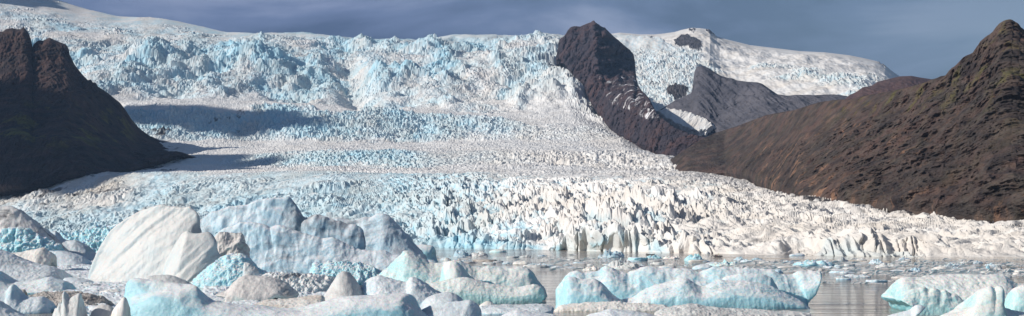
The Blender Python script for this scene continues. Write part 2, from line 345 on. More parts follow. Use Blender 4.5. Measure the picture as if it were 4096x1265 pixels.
# calving front: columns pushed in and out
col2 = serac(WX / 4.6, P[..., 2] / 22.0, 53)[0] * 4.5 + 3 * fbm2(WX / 14, P[..., 2] / 20, 3, 54)
colm = serac(WX / 9.0, P[..., 2] / 30.0, 51)[0] * 6 + 8 * fbm2(WX / 30, P[..., 2] / 40, 3, 52)
P[..., 1] -= col2 * (1 - sst(0.9, 1.4, Tg)) * rig * box(px, py, 3230, 3700, 900, 1100, 40, 20)
P[..., 1] -= colm * (1 - sst(0.9, 1.6, Tg)) * (cen + 0.8 * lef + rig * 0.08)
P[0, :, 2] = -4.0
# exposed blue ice, with crevasse shade also put into the blue / dirt / grit
rel = sst(0.55, -0.25, s1)  # low ground between fins, where shadow blue is painted in
lowf = fbm2(WX / 200, WY / 260, 3, 61)
blue = 0.06 + 0.13 * (1 - sst(1500, 2300, px)) + cen * (0.75 * rel - 0.20 * sst(1800, 2300, px) + 0.40 * (1 - sst(0.8, 1.4, Tg)) * (1 - sst(2400, 2800, px)) + 0.35 * (1 - sst(1500, 2300, px))) \
     + lef * (0.20 + 0.30 * np.clip(1 - s3, 0, 1) + 0.25 * lowf) + rig * (-0.2 + 0.6 * box(px, py, 3250, 3680, 950, 1100, 50, 20) * (1 - sst(0.7, 1.2, Tg))) + bul * (0.26 + 0.35 * (1 - s6)) \
     + stp * (0.24 + 0.35 * np.clip(1 - s6, 0, 1) + 0.25 * lowf) + ice * (0.26 + 0.40 * np.clip(1 - s7, 0, 1) - 0.35 * smoothp + 0.4 * lowf) - 0.25 * dome - 0.22 * shelf
blue = blue * (1 - 0.55 * sst(1900, 2400, px) * (1 - front)) 
tealband = box(px, py, 1180, 1620, 596, 690, 130, 14); blue = blue + 0.16 * tealband
lefr = box(px, py, -600, 520, 680, 835, 120, 30)
blue = blue - 0.3 * lefr - 0.12 * shelf
dirt = 0.05 + 0.30 * lefr + rig * 0.44 - shelf * 0.15 + 0.10 * cen * sst(1700, 2400, px) + 0.20 * sst(0.45, 0.9, ridge2((WX + 0.15 * WY) / 260 + 0.3 * low, WY / 1500, 3, 66)) * (1 - rig) + 0.2 * lowf * lef + lef * 0.02 + cen * 0.08 * sst(1900, 2600, px) + 0.3 * sst(2100, 2800, px) * (1 - front) + 0.12 * dome
veins = rig * np.clip(1.3 * (1 - sst(0, 0.10, e5)) * sst(-0.1, 0.35, fbm2(WX / 60, WY / 60, 3, 71)) + 0.9 * sst(0.80, 1.0, ridge2(A2 / 20 + 0.6 * wv, B2 / 70, 2, 38)) * sst(-0.2, 0.3, fbm2(WX / 40, WY / 60, 3, 39)), 0, 1) * 0.5
grit = veins + 0.8 * lefr * sst(0.8, 1.0, ridge2((WX + 0.4 * WY) / 210, WY / 420, 2, 75)) * sst(-0.2, 0.2, fbm2(WX / 60, WY / 90, 3, 76)) + 0.5 * bul * tealband * (1 - sst(0, 0.3, e8)) + 0.7 * sst(0.2, 0.5, fbm2(WX / 70, WY / 90, 3, 72)) * box(px, py, 820, 1000, 420, 540, 60, 20) * (1 - s6)
grit = grit + 0.9 * box(px, py, 560, 720, 520, 700, 30, 30) * sst(0.0, 0.4, fbm2(WX / 50, WY / 50, 3, 73))
mg = sst(2.75, 3.0, Tr) * (1 - sst(3.4, 4.2, Tr)) * sst(3050, 3200, px) + 0.8 * sst(2.85, 3.0, Tr) * (1 - sst(3.5, 5, Tr)) * (1 - sst(350, 480, px)) + sst(30, 0, py - pl([(2240, 235), (2330, 322), (2420, 470), (2500, 545), (2600, 592), (2745, 652)], px)) * box(px, py, 2235, 2750, 150, 680, 20, 20)
grit = grit + np.clip(mg, 0, 1) * sst(-0.25, 0.35, fbm2(WX / 22, WY / 40, 4, 74, 0.6))
me = mesh_from(P.reshape(-1, 3), grid_faces(*X.shape), 'glacier', smooth=False)
attr(me, 'blue', np.clip(blue, 0, 1)); attr(me, 'dirt', np.clip(dirt, 0, 1)); attr(me, 'grit', np.clip(grit, 0, 1))
tag(link('glacier', me, mat_gl), kind='structure')

# ------------------------------------------------------------------ mountains
def mountain(name, x0, x1, nx, lines, rows, mat, disp, seed, back=(500, 350), ks=2, dmod=None, extra=None, smooth=False, edge=10, kc=1):
    ls = list(lines)
    top = ls[-1]
    ls.append([(p[0], p[1] + back[1] * F / (p[2] + back[0]), p[2] + back[0]) for p in top])
    rows = list(rows) + [10]
    xs = np.linspace(x0, x1, nx); X, Y, Dd, T = sheet(xs, ls, rows)
    nt_ = len(T) - 11
    Y = smooth_cols(Y, kc)
    Yb = smooth_rows(Y, ks); Db = smooth_rows(Dd, ks * 2)
    wgt = (1 - sst(nt_ - 6, nt_, np.arange(len(T))))[:, None]; Y = Yb * wgt + Y * (1 - wgt); Dd = smooth_cols(Db, 2)
    if dmod: Dd = Dd + dmod(X, Y)
    P = world(X, Y, Dd); n = normals(P); n *= np.sign(-n[..., 1].mean())
    Tg = np.broadcast_to(T[:, None], X.shape)
    fade = 0.10 + 0.90 * (1 - np.exp(-np.abs(np.arange(len(T)) - nt_) / edge))[:, None]
    d = disp(P[..., 0], P[..., 1], P[..., 2], X, Y, Tg, seed) * fade
    toward = -P / np.linalg.norm(P, axis=2, keepdims=True)
    P = P + (0.85 * toward + 0.13 * n) * d[..., None]
    me = mesh_from(P.reshape(-1, 3), grid_faces(*X.shape), name, smooth=smooth)
    if extra:
        for k_, f_ in extra.items(): attr(me, k_, np.broadcast_to(f_(X, Y, Tg, P), X.shape))
    return tag(link(name, me, mat), kind='structure')
def craggy(a=1.0, sl=0.0, bench=0.0, S=1.0):
    def f(x, y, z, X, Y, T, s):
        x = x / S; y = y / S; z = z / S
        u = x + sl * z; y = y / 1.6
        w_ = fbm3(x / 160, y / 160, z / 160, 2, s)
        r = ridge3(u / 260 + 0.4 * w_, y / 260, z / 700, 4, s + 1, 0.6) * 22 + ridge3(u / 60, y / 60, z / 90 + w_, 3, s + 2, 0.65) * 9 + fbm3(x / 16, y / 16, z / 12, 3, s + 3, 0.6) * 5
        if bench: r = r + bench * np.sin(z / 17.0 + 2.2 * w_) * 3.2 + bench * sst(0.2, 0.5, fbm3(x / 120, y / 120, z / 30, 2, s + 7)) * 7
        return a * r * S
    return f
one = lambda X, Y, T, P: np.ones(X.shape)

# left mountain with two castle-like tops
LM_top = [(-420,60),(-200,110),(-60,122),(0,128),(14,126),(24,117),(50,113),(60,117),(84,118),(93,108),(98,110),(100,117),(112,128),(120,150),(127,195),(135,178),(148,166),(160,162),(172,164),(178,160),(198,151),(222,163),(262,178),(273,190),(276,215),(285,232),(296,255),(306,270),(330,300),(352,322),(365,318),(368,330),(385,332),(388,345),(400,352),(430,372),(462,398),(480,412),(500,440),(520,470),(548,505),(575,528),(600,545),(640,562),(690,592),(712,608),(790,632)]
LM_base = [(-420,820),(0,768),(100,750),(180,738),(250,715),(330,700),(480,690),(560,670),(600,655),(640,640),(690,622),(712,617),(790,634)]
def lineD(pts, D): return [(x, y, D if not callable(D) else D(x)) for x, y in pts]
xsamp = list(range(-420, 791, 10))
def interp_line(a, b, t, Df): return [(x, (1 - t) * pl(a, x) + t * pl(b, x), Df(x)) for x in xsamp]
Dbase = lambda x: float(pl([(-420, 3700), (0, 3700), (330, 3700), (600, 4050), (720, 4200), (800, 4250)], x))
mountain('mountain', -420, 785, 680,
    [[(p[0], p[1] + 30, Dbase(p[0]) + 120) for p in LM_base], lineD(LM_base, Dbase),
     interp_line(LM_base, LM_top, 0.32, lambda x: Dbase(x) + 200), interp_line(LM_base, LM_top, 0.37, lambda x: Dbase(x) + 330),
     interp_line(LM_base, LM_top, 0.62, lambda x: Dbase(x) + 560), interp_line(LM_base, LM_top, 0.85, lambda x: Dbase(x) + 720), lineD(LM_top, lambda x: Dbase(x) + 760)],
    [6, 90, 14, 80, 60, 44], mat_rock_dark, craggy(1.1, 0.5, 0.4, 0.75), 3, extra={'moss': lambda X, Y, T, P: box(X, Y, -500, 520, 420, 590, 50, 40)}, edge=6)  # moss band, also raised to stand for dim light on the mid slope

# nunatak: the dark pyramid peak and the rib running down to the right
PK_top = [(2226,236),(2240,158),(2246,152),(2256,146),(2266,134),(2272,122),(2284,108),(2296,105),(2320,107),(2336,100),(2350,94),(2362,90),(2370,84),(2376,82),(2381,90),(2392,96),(2408,108),(2420,110),(2430,122),(2446,138),(2470,158),(2500,185),(2520,200),(2534,217),(2538,245),(2537,279),(2542,310),(2552,340),(2566,362),(2582,377),(2600,400),(2622,446),(2660,480),(2700,512),(2760,536),(2800,545),(2850,560),(2900,600)]
PK_base = [(2226,240),(2250,232),(2262,236),(2290,275),(2330,322),(2370,400),(2420,470),(2470,520),(2500,545),(2560,570),(2600,592),(2660,622),(2700,640),(2745,652),(2820,660),(2900,670)]
PD = lambda x: float(pl([(2226, 6350), (2330, 5900), (2420, 5300), (2500, 4800), (2600, 4200), (2700, 3850), (2900, 3500)], x))
xp = list(range(2226, 2901, 6))
snow_pk = lambda X, Y, T, P: -0.82 + 1.1 * np.clip(sdpoly(X, Y, [(2395, 300), (2420, 330), (2530, 310), (2570, 385), (2640, 470), (2600, 480), (2520, 440), (2440, 410)]) / 25 + 1, 0, 1) + 0.55 * box(X, Y, 2232, 2330, 156, 176, 20, 6)
mountain('mountain', 2226, 2900, 520,
    [[(p[0], p[1] + 22, PD(p[0]) + 60) for p in PK_base], lineD(PK_base, PD),
     [(x, 0.55 * pl(PK_base, x) + 0.45 * pl(PK_top, x), PD(x) + 0.36 * min(650, 2.2 * (pl(PK_base, x) - pl(PK_top, x)))) for x in xp],
     lineD(PK_top, lambda x: PD(x) + min(650, 2.2 * (pl(PK_base, x) - pl(PK_top, x))))],
    [6, 130, 120], mat_rock_peak, lambda x, y, z, X, Y, T, s: craggy(1.1, -0.4)(x, y, z, X, Y, T, s), 5, back=(300, 300), dmod=lambda X, Y: 7.5 * np.clip(X - 2380 - 16 * fbm2(X / 60, Y / 34, 3, 55), 0, 165) * sst(430, 240, Y) + 26 * ridge2(X / 26 + Y / 90, Y / 60, 3, 56), extra={'snow': snow_pk}, edge=8, kc=1)

# snow dome on the right skyline with two dark outcrops, and the hanging glacier below it
DM_top = [(2400,150),(2440,136),(2480,131),(2520,134),(2560,138),(2620,138),(2660,134),(2700,128),(2730,119),(2765,112),(2800,113),(2836,118),(2850,128),(2868,146),(2900,156),(3000,181),(3100,193),(3200,205),(3300,210),(3400,222),(3460,234),(3510,246),(3540,262),(3575,290),(3600,306),(3680,340),(3800,400)]
xd = list(range(2400, 3801, 20))
DMb = [(2400, 600), (2600, 600), (2800, 560), (3000, 480), (3400, 460), (3800, 520)]
rocks = [[(2588,150),(2606,146),(2618,158),(2634,168),(2650,180),(2640,184),(2622,172),(2612,178),(2600,164)], [(2694,168),(2712,158),(2730,142),(2745,140),(2760,152),(2782,160),(2810,185),(2804,200),(2770,202),(2745,186),(2722,198),(2706,188)], [(2752,120),(2778,114),(2782,124),(2764,130)], [(2822,124),(2838,120),(2860,140),(2858,144),(2838,136)], [(3508,246),(3520,250),(3546,268),(3540,270)]]
def rockmask(X, Y): 
    r = np.full(X.shape, -1e9)
    for q in rocks: r = np.maximum(r, sdpoly(X, Y, q))
    return r
xs = np.linspace(2400, 3800, 900)
lines = [[(x, pl(DMb, x), 5900) for x in xd], [(x, 0.62 * pl(DMb, x) + 0.38 * pl(DM_top, x), 6500) for x in xd], [(x, 0.3 * pl(DMb, x) + 0.7 * pl(DM_top, x), 7300) for x in xd],
         [(x, 0.06 * pl(DMb, x) + 0.94 * pl(DM_top, x), 8500) for x in xd], [(x, y, 9000) for x, y in DM_top], [(x, y + 120, 10000) for x, y in DM_top]]
X, Y, Dd, T = sheet(xs, lines, [90, 130, 90, 26, 6])
Dd = smooth_rows(Dd, 4) + 900 * (1 - sst(2650, 3500, X)); P = world(X, Y, Dd); WX, WY = P[..., 0], P[..., 1]
s9, e9 = serac(WX / 26.0, WY / 42.0, 81); lowd = fbm2(WX / 500, WY / 700, 3, 82)
cracked = box(X, Y, 2520, 2800, 200, 420, 40, 20) + box(X, Y, 2720, 3560, 262 , 420, 60, 26) * sst(-0.2, 0.3, lowd + 0.1) * sst(0, 60, Y - pl(DM_top, X) - 30)
cracked = np.clip(cracked, 0, 1)
rm = rockmask(X, Y); rk = sst(-3, 4, rm + 5 * fbm2(X / 9, Y / 9, 3, 4))
P[..., 2] += cracked * (11 * s9 + 10 * ridge2(WX / 110, WY / 60, 3, 83)) + 26 * lowd * sst(0, 40, Y - pl(DM_top, X)) + 14 * fbm2(WX / 120, WY / 300, 4, 84) * sst(0, 25, Y - pl(DM_top, X)) + rk * (7 * ridge2(WX / 40, WY / 40, 3, 85))
me = mesh_from(P.reshape(-1, 3), grid_faces(*X.shape), 'snow_dome', smooth=False)
attr(me, 'blue', np.clip(cracked * (0.15 + 0.5 * (1 - s9)), 0, 1)); attr(me, 'dirt', 0.22 + 0.2 * lowd + 0.3 * sst(0.1, 0.5, fbm2(WX / 900, WY / 90, 4, 86)))
attr(me, 'grit', rk)
tag(link('snow_field', me, mat_gl), kind='structure')

def ice_patch(name, xs, yr, Df, poly, thrust, hf, bluef, dirtf, seed, gritf=None):
    ys = np.linspace(yr[0], yr[1], yr[2]); X, Y = np.meshgrid(xs, ys[::-1]); P = world(X, Y, Df(X, Y)); WX, WY = P[..., 0], P[..., 1]
    sd = sdpoly(X, Y, poly) + 5 * fbm2(X / 22, Y / 22, 4, seed)
    P[..., 2] += hf(WX, WY, X, Y) * sst(-8, 10, sd)
    P[..., 1] -= np.clip(sd, -30, 8) * thrust; P[..., 2] += np.clip(sd, -30, 0) * 1.5
    fc = grid_faces(*X.shape); kf = (sd > -7).ravel()[fc].all(1)
    me = mesh_from(P.reshape(-1, 3), fc[kf], name, smooth=False)
    attr(me, 'blue', np.clip(bluef(WX, WY), 0, 1)); attr(me, 'dirt', np.clip(dirtf(WX, WY), 0, 1)); attr(me, 'grit', np.zeros(X.shape) if gritf is None else gritf(X, Y))
    return tag(link(name, me, mat_gl), kind='structure')
sg = lambda WX, WY: serac(WX / 16.0, WY / 22.0, 87)[0]
ice_patch('hanging_glacier', np.linspace(2420, 2800, 520), (130, 470, 330), lambda X, Y: 6900 + 1000 * np.clip((450 - Y) / 300, 0, 1.05) - 0.6 * (X - 2600),
    [(2430,136),(2640,150),(2760,230),(2790,262),(2790,420),(2700,470),(2640,470),(2560,440),(2500,330),(2440,200)], 1.0,
    lambda WX, WY, X, Y: sst(170, 250, Y) * (8 * sg(WX, WY) + 10 * ridge2(WX / 80 + WY / 300, WY / 45, 4, 88, 0.6)) + 16 * fbm2(WX / 160, WY / 200, 4, 90),
    lambda WX, WY: 0.08 + 0.35 * sst(0.6, -0.1, sg(WX, WY)), lambda WX, WY: 0.12 + 0.2 * fbm2(WX / 100, WY / 200, 3, 91), 88,
    lambda X, Y: sst(-2, 4, np.maximum(sdpoly(X, Y, [(2655,378),(2670,358),(2690,352),(2740,360),(2760,372),(2740,400),(2700,410),(2675,398)]), sdpoly(X, Y, [(2600,330),(2606,322),(2614,330),(2606,336)])) + 5 * fbm2(X / 9, Y / 9, 3, 94)))
ice_patch('snow_field', np.linspace(2590, 2890, 300), (420, 560, 150), lambda X, Y: np.interp(X, [2560, 2870, 3100], [4700, 4600, 4300]) + (645 - Y) / 260 * 500 - 135,
    [(2622,446),(2668,432),(2745,446),(2816,470),(2866,512),(2798,534),(2728,514),(2660,484)], 3.0,
    lambda WX, WY, X, Y: 2.5 * ridge2((WX - 0.5 * WY) / 30, WY / 120, 3, 89), lambda WX, WY: 0.03 + 0 * WX, lambda WX, WY: 0.3 + 0.35 * fbm2(WX / 60, WY / 160, 3, 95), 96)

# grey scree ridge between the snow dome and the brown mountain
GR_top = [(2560,520),(2600,470),(2640,440),(2665,425),(2700,402),(2740,385),(2766,372),(2774,340),(2778,285),(2788,268),(2807,264),(2833,272),(2850,285),(2886,305),(2912,312),(2930,314),(2945,322),(2991,328),(3030,330),(3049,336),(3080,358),(3110,378),(3150,384),(3200,380),(3250,382),(3305,378),(3339,380),(3400,388),(3480,392),(3600,400)]
GR_base = [(2560,640),(2700,650),(2868,640),(3000,600),(3200,560),(3600,520)]
gd = lambda x: float(pl([(2560, 4700), (2870, 4600), (3100, 4300), (3600, 4100)], x))
xg = list(range(2560, 3601, 8))
mountain('mountain', 2560, 3600, 560,
    [lineD(GR_base, gd), [(x, 0.55 * pl(GR_base, x) + 0.45 * pl(GR_top, x), gd(x) + 230) for x in xg], lineD(GR_top, lambda x: gd(x) + 500)],
    [90, 110], mat_rock_grey, lambda x, y, z, X, Y, T, s: 24 * ridge3((x + 0.55 * z) / 75, y / 400, z / 900, 3, s, 0.5) * box(X, Y, 2800, 3700, 200, 640, 60, 20) + craggy(0.7, 0.5)(x, y, z, X, Y, T, s), 7, back=(200, 200),
    extra={'snow': lambda X, Y, T, P: -1 + 0 * X}, edge=6)

# purple hill at the foot of the dome
PU_top = [(3360,420),(3396,382),(3430,366),(3450,350),(3486,344),(3510,328),(3540,320),(3566,314),(3600,306),(3645,304),(3680,311),(3735,319),(3780,330),(3900,380)]
xq = list(range(3360, 3901, 10))
mountain('mountain', 3360, 3900, 260, [[(x, 520, 3900) for x in xq], [(x, 0.5 * 520 + 0.5 * pl(PU_top, x), 4050) for x in xq], lineD(PU_top, lambda x: 4250)], [50, 60], mat_rock_purple, craggy(0.7, 0.8), 9, back=(300, 200), edge=5)

# big brown mountain on the right
BR_top = [(2600,652),(2680,640),(2745,597),(2800,560),(2868,530),(2948,505),(3000,485),(3060,462),(3110,452),(3180,440),(3240,420),(3283,408),(3340,400),(3400,398),(3430,389),(3509,374),(3570,364),(3633,355),(3700,335),(3724,327),(3740,322),(3770,312),(3792,304),(3808,286),(3830,272),(3848,259),(3870,236),(3890,224),(3905,214),(3914,196),(3928,174),(3940,158),(3958,140),(3984,118),(4000,104),(4012,92),(4028,85),(4040,83),(4052,92),(4063,96),(4070,108),(4096,129),(4140,170),(4250,120),(4400,200),(4600,260)]
BR_base = [(2600,672),(2700,682),(2745,692),(2790,700),(2900,694),(3000,708),(3050,738),(3100,768),(3150,785),(3200,794),(3400,822),(3700,872),(4096,907),(4400,930),(4600,950)]
bd = lambda x: float(pl([(2600, 3500), (2745, 3100), (2900, 3000), (3000, 2650), (3100, 2150), (3200, 1750), (3400, 1520), (3700, 1320), (4096, 1170), (4600, 1060)], x))
bt = lambda x: bd(x) + float(pl([(2600, 60), (2900, 420), (3100, 820), (3200, 850), (3500, 640), (3740, 480), (4040, 430), (4600, 420)], x))
xb = list(range(2600, 4601, 10))
def brd(x, y, z, X, Y, T, s):
    cl = box(X, Y, 3740, 4700, -50, 400, 60, 60)
    r = craggy(1.25, 0.9, 0.5, 0.28)(x, y, z, X, Y, T, s)
    r = r + 28 * ridge3((x + 0.9 * z) / 120 + 0.3 * fbm3(x / 200, y / 200, z / 200, 2, s), y / 260, z / 420, 4, s + 40, 0.6) * sst(3150, 3400, X)
    fl = 1 - 0.75 * sst(20, 90, Y - pl(BR_top, X)) * 0 - 0.6 * (1 - sst(3450, 3700, X)) * (1 - sst(60, 160, Y - pl(BR_top, X)))
    cliffs = 12 * np.abs(fbm3(x / 20, y / 30, z / 50, 4, s + 50)) * cl
    return (r * fl + cliffs) * (0.3 + 0.7 * sst(1.0, 2.4, T))
def blow(X, Y, T, P): return np.clip(box(X, Y, 3040, 3340, 560, 840, 40, 40) + 0.7 * box(X, Y, 3330, 3480, 440, 560, 60, 40) + 0.6 * box(X, Y, 3560, 3720, 560, 680, 50, 40) + 0.5 * sst(140, 60, pl(BR_base, X) - Y) * sst(3100, 3200, X), 0, 1) * 0.9 + 0.1
def bmoss(X, Y, T, P): return np.clip(sst(3650, 3900, X) * sst(520, 300, Y) + 0.7 * box(X, Y, 3350, 3800, 300, 470, 80, 40) + 0.45 * sst(4000, 4096, X) * sst(600, 400, Y) + 0.12, 0, 1)
mountain('mountain', 2600, 4600, 1150,
    [[(p[0], p[1] + 24, bd(p[0]) + 40) for p in BR_base], lineD(BR_base, bd),
     [(x, 0.90 * pl(BR_base, x) + 0.10 * pl(BR_top, x), bd(x) + 0.06 * (bt(x) - bd(x))) for x in xb],
     [(x, 0.60 * pl(BR_base, x) + 0.40 * pl(BR_top, x), bd(x) + 0.36 * (bt(x) - bd(x))) for x in xb],
     [(x, 0.25 * pl(BR_base, x) + 0.75 * pl(BR_top, x), bd(x) + 0.78 * (bt(x) - bd(x))) for x in xb], lineD(BR_top, bt)],
    [6, 44, 190, 180, 130], mat_rock_brown, brd, 13, back=(600, 500), extra={'moss': bmoss, 'low': blow}, edge=6)
# ------------------------------------------------------------------ water
mat_w, nt, b, o_ = newmat('lagoon_water')
b.inputs['Base Color'].default_value = (0.40, 0.355, 0.30, 1); b.inputs['Roughness'].default_value = 0.06; b.inputs['IOR'].default_value = 1.33
v = coords(nt, (0.22, 1.0, 1.0))
wv1 = noise(nt, v, 0.8, 4, 0.6, 0.3); wv2 = noise(nt, coords(nt, (0.25, 1, 1)), 0.12, 3, 0.5)
calm = remap(nt, noise(nt, coords(nt, (0.12, 1, 1)), 0.008, 3, 0.5), 0.45, 0.58, 0.25, 1.0)
bp = bump(nt, b, mth(nt, 'MULTIPLY_ADD', wv2, 6.0, wv1), 0.9, 0.4)
nt.links.new(calm, bp.inputs['Strength'])
me = mesh_from(np.array([(-9000, -300, 0), (9000, -300, 0), (9000, 9000, 0), (-9000, 9000, 0)], float), np.array([[0, 1, 2, 3]]), 'water')
tag(link('water', me, mat_w), kind='structure')

# ------------------------------------------------------------------ unseen clouds added left of the view, aimed to shade left mountain and ice
mat_c, nt, b, o_ = newmat('shade_cloud_white'); b.inputs['Base Color'].default_value = (0.8, 0.8, 0.8, 1); b.inputs['Roughness'].default_value = 1.0
def sphere_grid(nu, nv):
    u = np.linspace(0, 2 * np.pi, nu, endpoint=False); v = np.linspace(0, np.pi, nv)
    U, V = np.meshgrid(u, v); return np.stack([np.cos(U) * np.sin(V), np.sin(U) * np.sin(V), np.cos(V)], 2)
def tube_faces(nr, nc):
    i = np.arange(nr * nc).reshape(nr, nc); j = np.roll(i, -1, 1)
    return np.stack([i[:-1].ravel(), i[1:].ravel(), j[1:].ravel(), j[:-1].ravel()], 1)
def shade_cloud(target, alt, size, seed):
    c = Vector(target); c = c + SUN * ((alt - c.z) / SUN.z)
    P = sphere_grid(72, 36); n = P.copy()
    d = 1 + 0.35 * fbm3(P[..., 0] * 2.2 + seed, P[..., 1] * 2.2, P[..., 2] * 1.4, 4, seed, 0.6)
    P = P * d[..., None] * np.array(size); P[..., 2] = np.where(P[..., 2] < 0, P[..., 2] * 0.4, P[..., 2])
    P += np.array(c)
    me = mesh_from(P.reshape(-1, 3), tube_faces(36, 72), 'shade_cloud'); tag(link('shade_cloud', me, mat_c), kind='structure')
shade_cloud(at(20, 70, 9000), 2600, (420, 420, 150), 5)
shade_cloud(at(350, 650, 3950), 2300, (430, 400, 150), 3)
shade_cloud(at(800, 480, 5150), 2500, (360, 170, 110), 8)
# ------------------------------------------------------------------ icebergs
def ice_mat(name, crust, body, lo=0.15, hi=0.75, grime=None, gamt=0.0, sss=0.35, rough=0.45, sc_=1.0, speck=0.5):
    m, nt, b, o_ = newmat(name); v = coords(nt)
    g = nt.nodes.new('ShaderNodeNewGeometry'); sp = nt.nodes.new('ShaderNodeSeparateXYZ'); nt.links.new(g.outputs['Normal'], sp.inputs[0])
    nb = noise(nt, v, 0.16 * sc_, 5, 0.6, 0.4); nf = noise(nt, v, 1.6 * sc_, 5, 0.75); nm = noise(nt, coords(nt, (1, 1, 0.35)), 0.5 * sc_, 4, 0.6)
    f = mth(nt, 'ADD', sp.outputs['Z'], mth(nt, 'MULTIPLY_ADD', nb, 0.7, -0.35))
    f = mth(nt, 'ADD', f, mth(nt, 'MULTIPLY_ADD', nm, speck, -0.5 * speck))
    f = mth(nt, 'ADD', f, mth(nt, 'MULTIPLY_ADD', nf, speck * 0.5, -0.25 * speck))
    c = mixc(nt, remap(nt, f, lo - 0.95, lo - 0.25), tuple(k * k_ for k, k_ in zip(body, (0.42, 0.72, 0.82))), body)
    c = mixc(nt, remap(nt, f, lo, hi), c, crust)  # weathered crust on up-facing ice, its white also raised to look sunlit
    if grime:
        gn = noise(nt, coords(nt, (0.6, 1, 1), (0.3, 0.5, 0)), 0.12 * sc_, 7, 0.7, 0.6)
        c = mixc(nt, mth(nt, 'MULTIPLY', remap(nt, gn, 0.5, 0.68), gamt), c, grime)
    nt.links.new(c, b.inputs['Base Color']); b.inputs['Roughness'].default_value = rough; b.inputs['Specular IOR Level'].default_value = 0.35
    b.inputs['Subsurface Weight'].default_value = sss; b.inputs['Subsurface Radius'].default_value = (0.35, 0.9, 1.2); b.inputs['Subsurface Scale'].default_value = 1.0
    bump(nt, b, mth(nt, 'ADD', mth(nt, 'MULTIPLY', nf, 0.6), nm), 0.6, 0.4); return m
M_white = ice_mat('white_weathered_ice', (0.64, 0.65, 0.64), (0.52, 0.63, 0.67), -0.2, 0.55, (0.42, 0.41, 0.40), 0.45, 0.2)
M_blue = ice_mat('blue_white_ice', (0.78, 0.82, 0.84), (0.40, 0.60, 0.71), 0.15, 0.95, (0.14, 0.13, 0.14), 0.35, 0.3)
M_bigblue = ice_mat('blue_white_cracked_ice', (0.76, 0.80, 0.83), (0.38, 0.58, 0.69), 0.15, 0.95, (0.12, 0.12, 0.14), 0.6, 0.3, 0.45, 0.8)
M_turq = ice_mat('turquoise_ice', (0.84, 0.86, 0.86), (0.40, 0.68, 0.76), 0.42, 0.98, None, 0, 0.5, 0.35, 1.0, 0.32)
M_green = ice_mat('green_glass_ice', (0.84, 0.85, 0.82), (0.44, 0.69, 0.71), 0.38, 0.95, (0.6, 0.56, 0.48), 0.3, 0.5, 0.35)
M_slate = ice_mat('slate_blue_ice', (0.74, 0.80, 0.83), (0.34, 0.56, 0.68), 0.0, 0.9, (0.30, 0.29, 0.29), 0.4, 0.3)
M_grey = ice_mat('grey_dusty_ice', (0.66, 0.64, 0.62), (0.46, 0.56, 0.56), -0.35, 0.2, (0.33, 0.30, 0.28), 0.7, 0.1, 0.6)
M_cream = ice_mat('cream_ice', (0.80, 0.78, 0.74), (0.60, 0.63, 0.58), -0.2, 0.4, (0.50, 0.42, 0.33), 0.6, 0.25)
M_dirty = ice_mat('brown_dirty_ice', (0.50, 0.46, 0.42), (0.25, 0.23, 0.22), -0.1, 0.6, (0.12, 0.10, 0.09), 0.9, 0.05, 0.6)
M_strip = ice_mat('striped_ice', (0.74, 0.74, 0.73), (0.40, 0.52, 0.58), -0.2, 0.5, (0.06, 0.06, 0.07), 0.85, 0.2, 0.45)

def resamp(pts, n):
    p = np.array(pts, float); d = np.diff(p, axis=0)
    s = np.concatenate([[0], np.cumsum(np.abs(d[:, 0]) + 0.45 * np.abs(d[:, 1]))]); s /= s[-1]
    t = np.linspace(0, 1, n); q = np.stack([np.interp(t, s, p[:, k]) for k in range(p.shape[1])], 1)
    k = max(1, n // 170); ker = np.exp(-0.5 * (np.arange(-3 * k, 3 * k + 1) / k) ** 2); ker /= ker.sum()
    for c_ in range(q.shape[1]):
        pad = np.concatenate([2 * q[0, c_] - q[3 * k:0:-1, c_], q[:, c_], 2 * q[-1, c_] - q[-2:-3 * k - 2:-1, c_]])
        q[:, c_] = np.convolve(pad, ker, 'valid')
    return q
def ring_loft(C, m):
    """C [nc, n, 3] closed ring of curves -> Catmull-Rom through them, m rows"""
    nc = len(C); t = np.linspace(0, nc, m, endpoint=False); i = np.floor(t).astype(int); u = (t - i)[:, None, None]
    a, b_, c_, d_ = C[(i - 1) % nc], C[i % nc], C[(i + 1) % nc], C[(i + 2) % nc]
    return 0.5 * (2 * b_ + (c_ - a) * u + (2 * a - 5 * b_ + 4 * c_ - d_) * u ** 2 + (-a + 3 * b_ - 3 * c_ + d_) * u ** 3)
def close_mesh(R, name, smooth=True):
    m, n = R.shape[:2]
    V = np.concatenate([R.reshape(-1, 3), R[:, 0].mean(0)[None], R[:, -1].mean(0)[None]])
    i = np.arange(m * n).reshape(m, n); j = np.roll(i, -1, 0)
    q = np.stack([i[:, :-1].ravel(), i[:, 1:].ravel(), j[:, 1:].ravel(), j[:, :-1].ravel()], 1)
    me = bpy.data.meshes.new(name)
    faces = q.tolist() + [(int(i[k, 0]), int(j[k, 0]), m * n) for k in range(m)] + [(int(j[k, -1]), int(i[k, -1]), m * n + 1) for k in range(m)]
    me.from_pydata(V.tolist(), [], faces); me.polygons.foreach_set('use_smooth', np.full(len(faces), smooth)); me.update(); return me
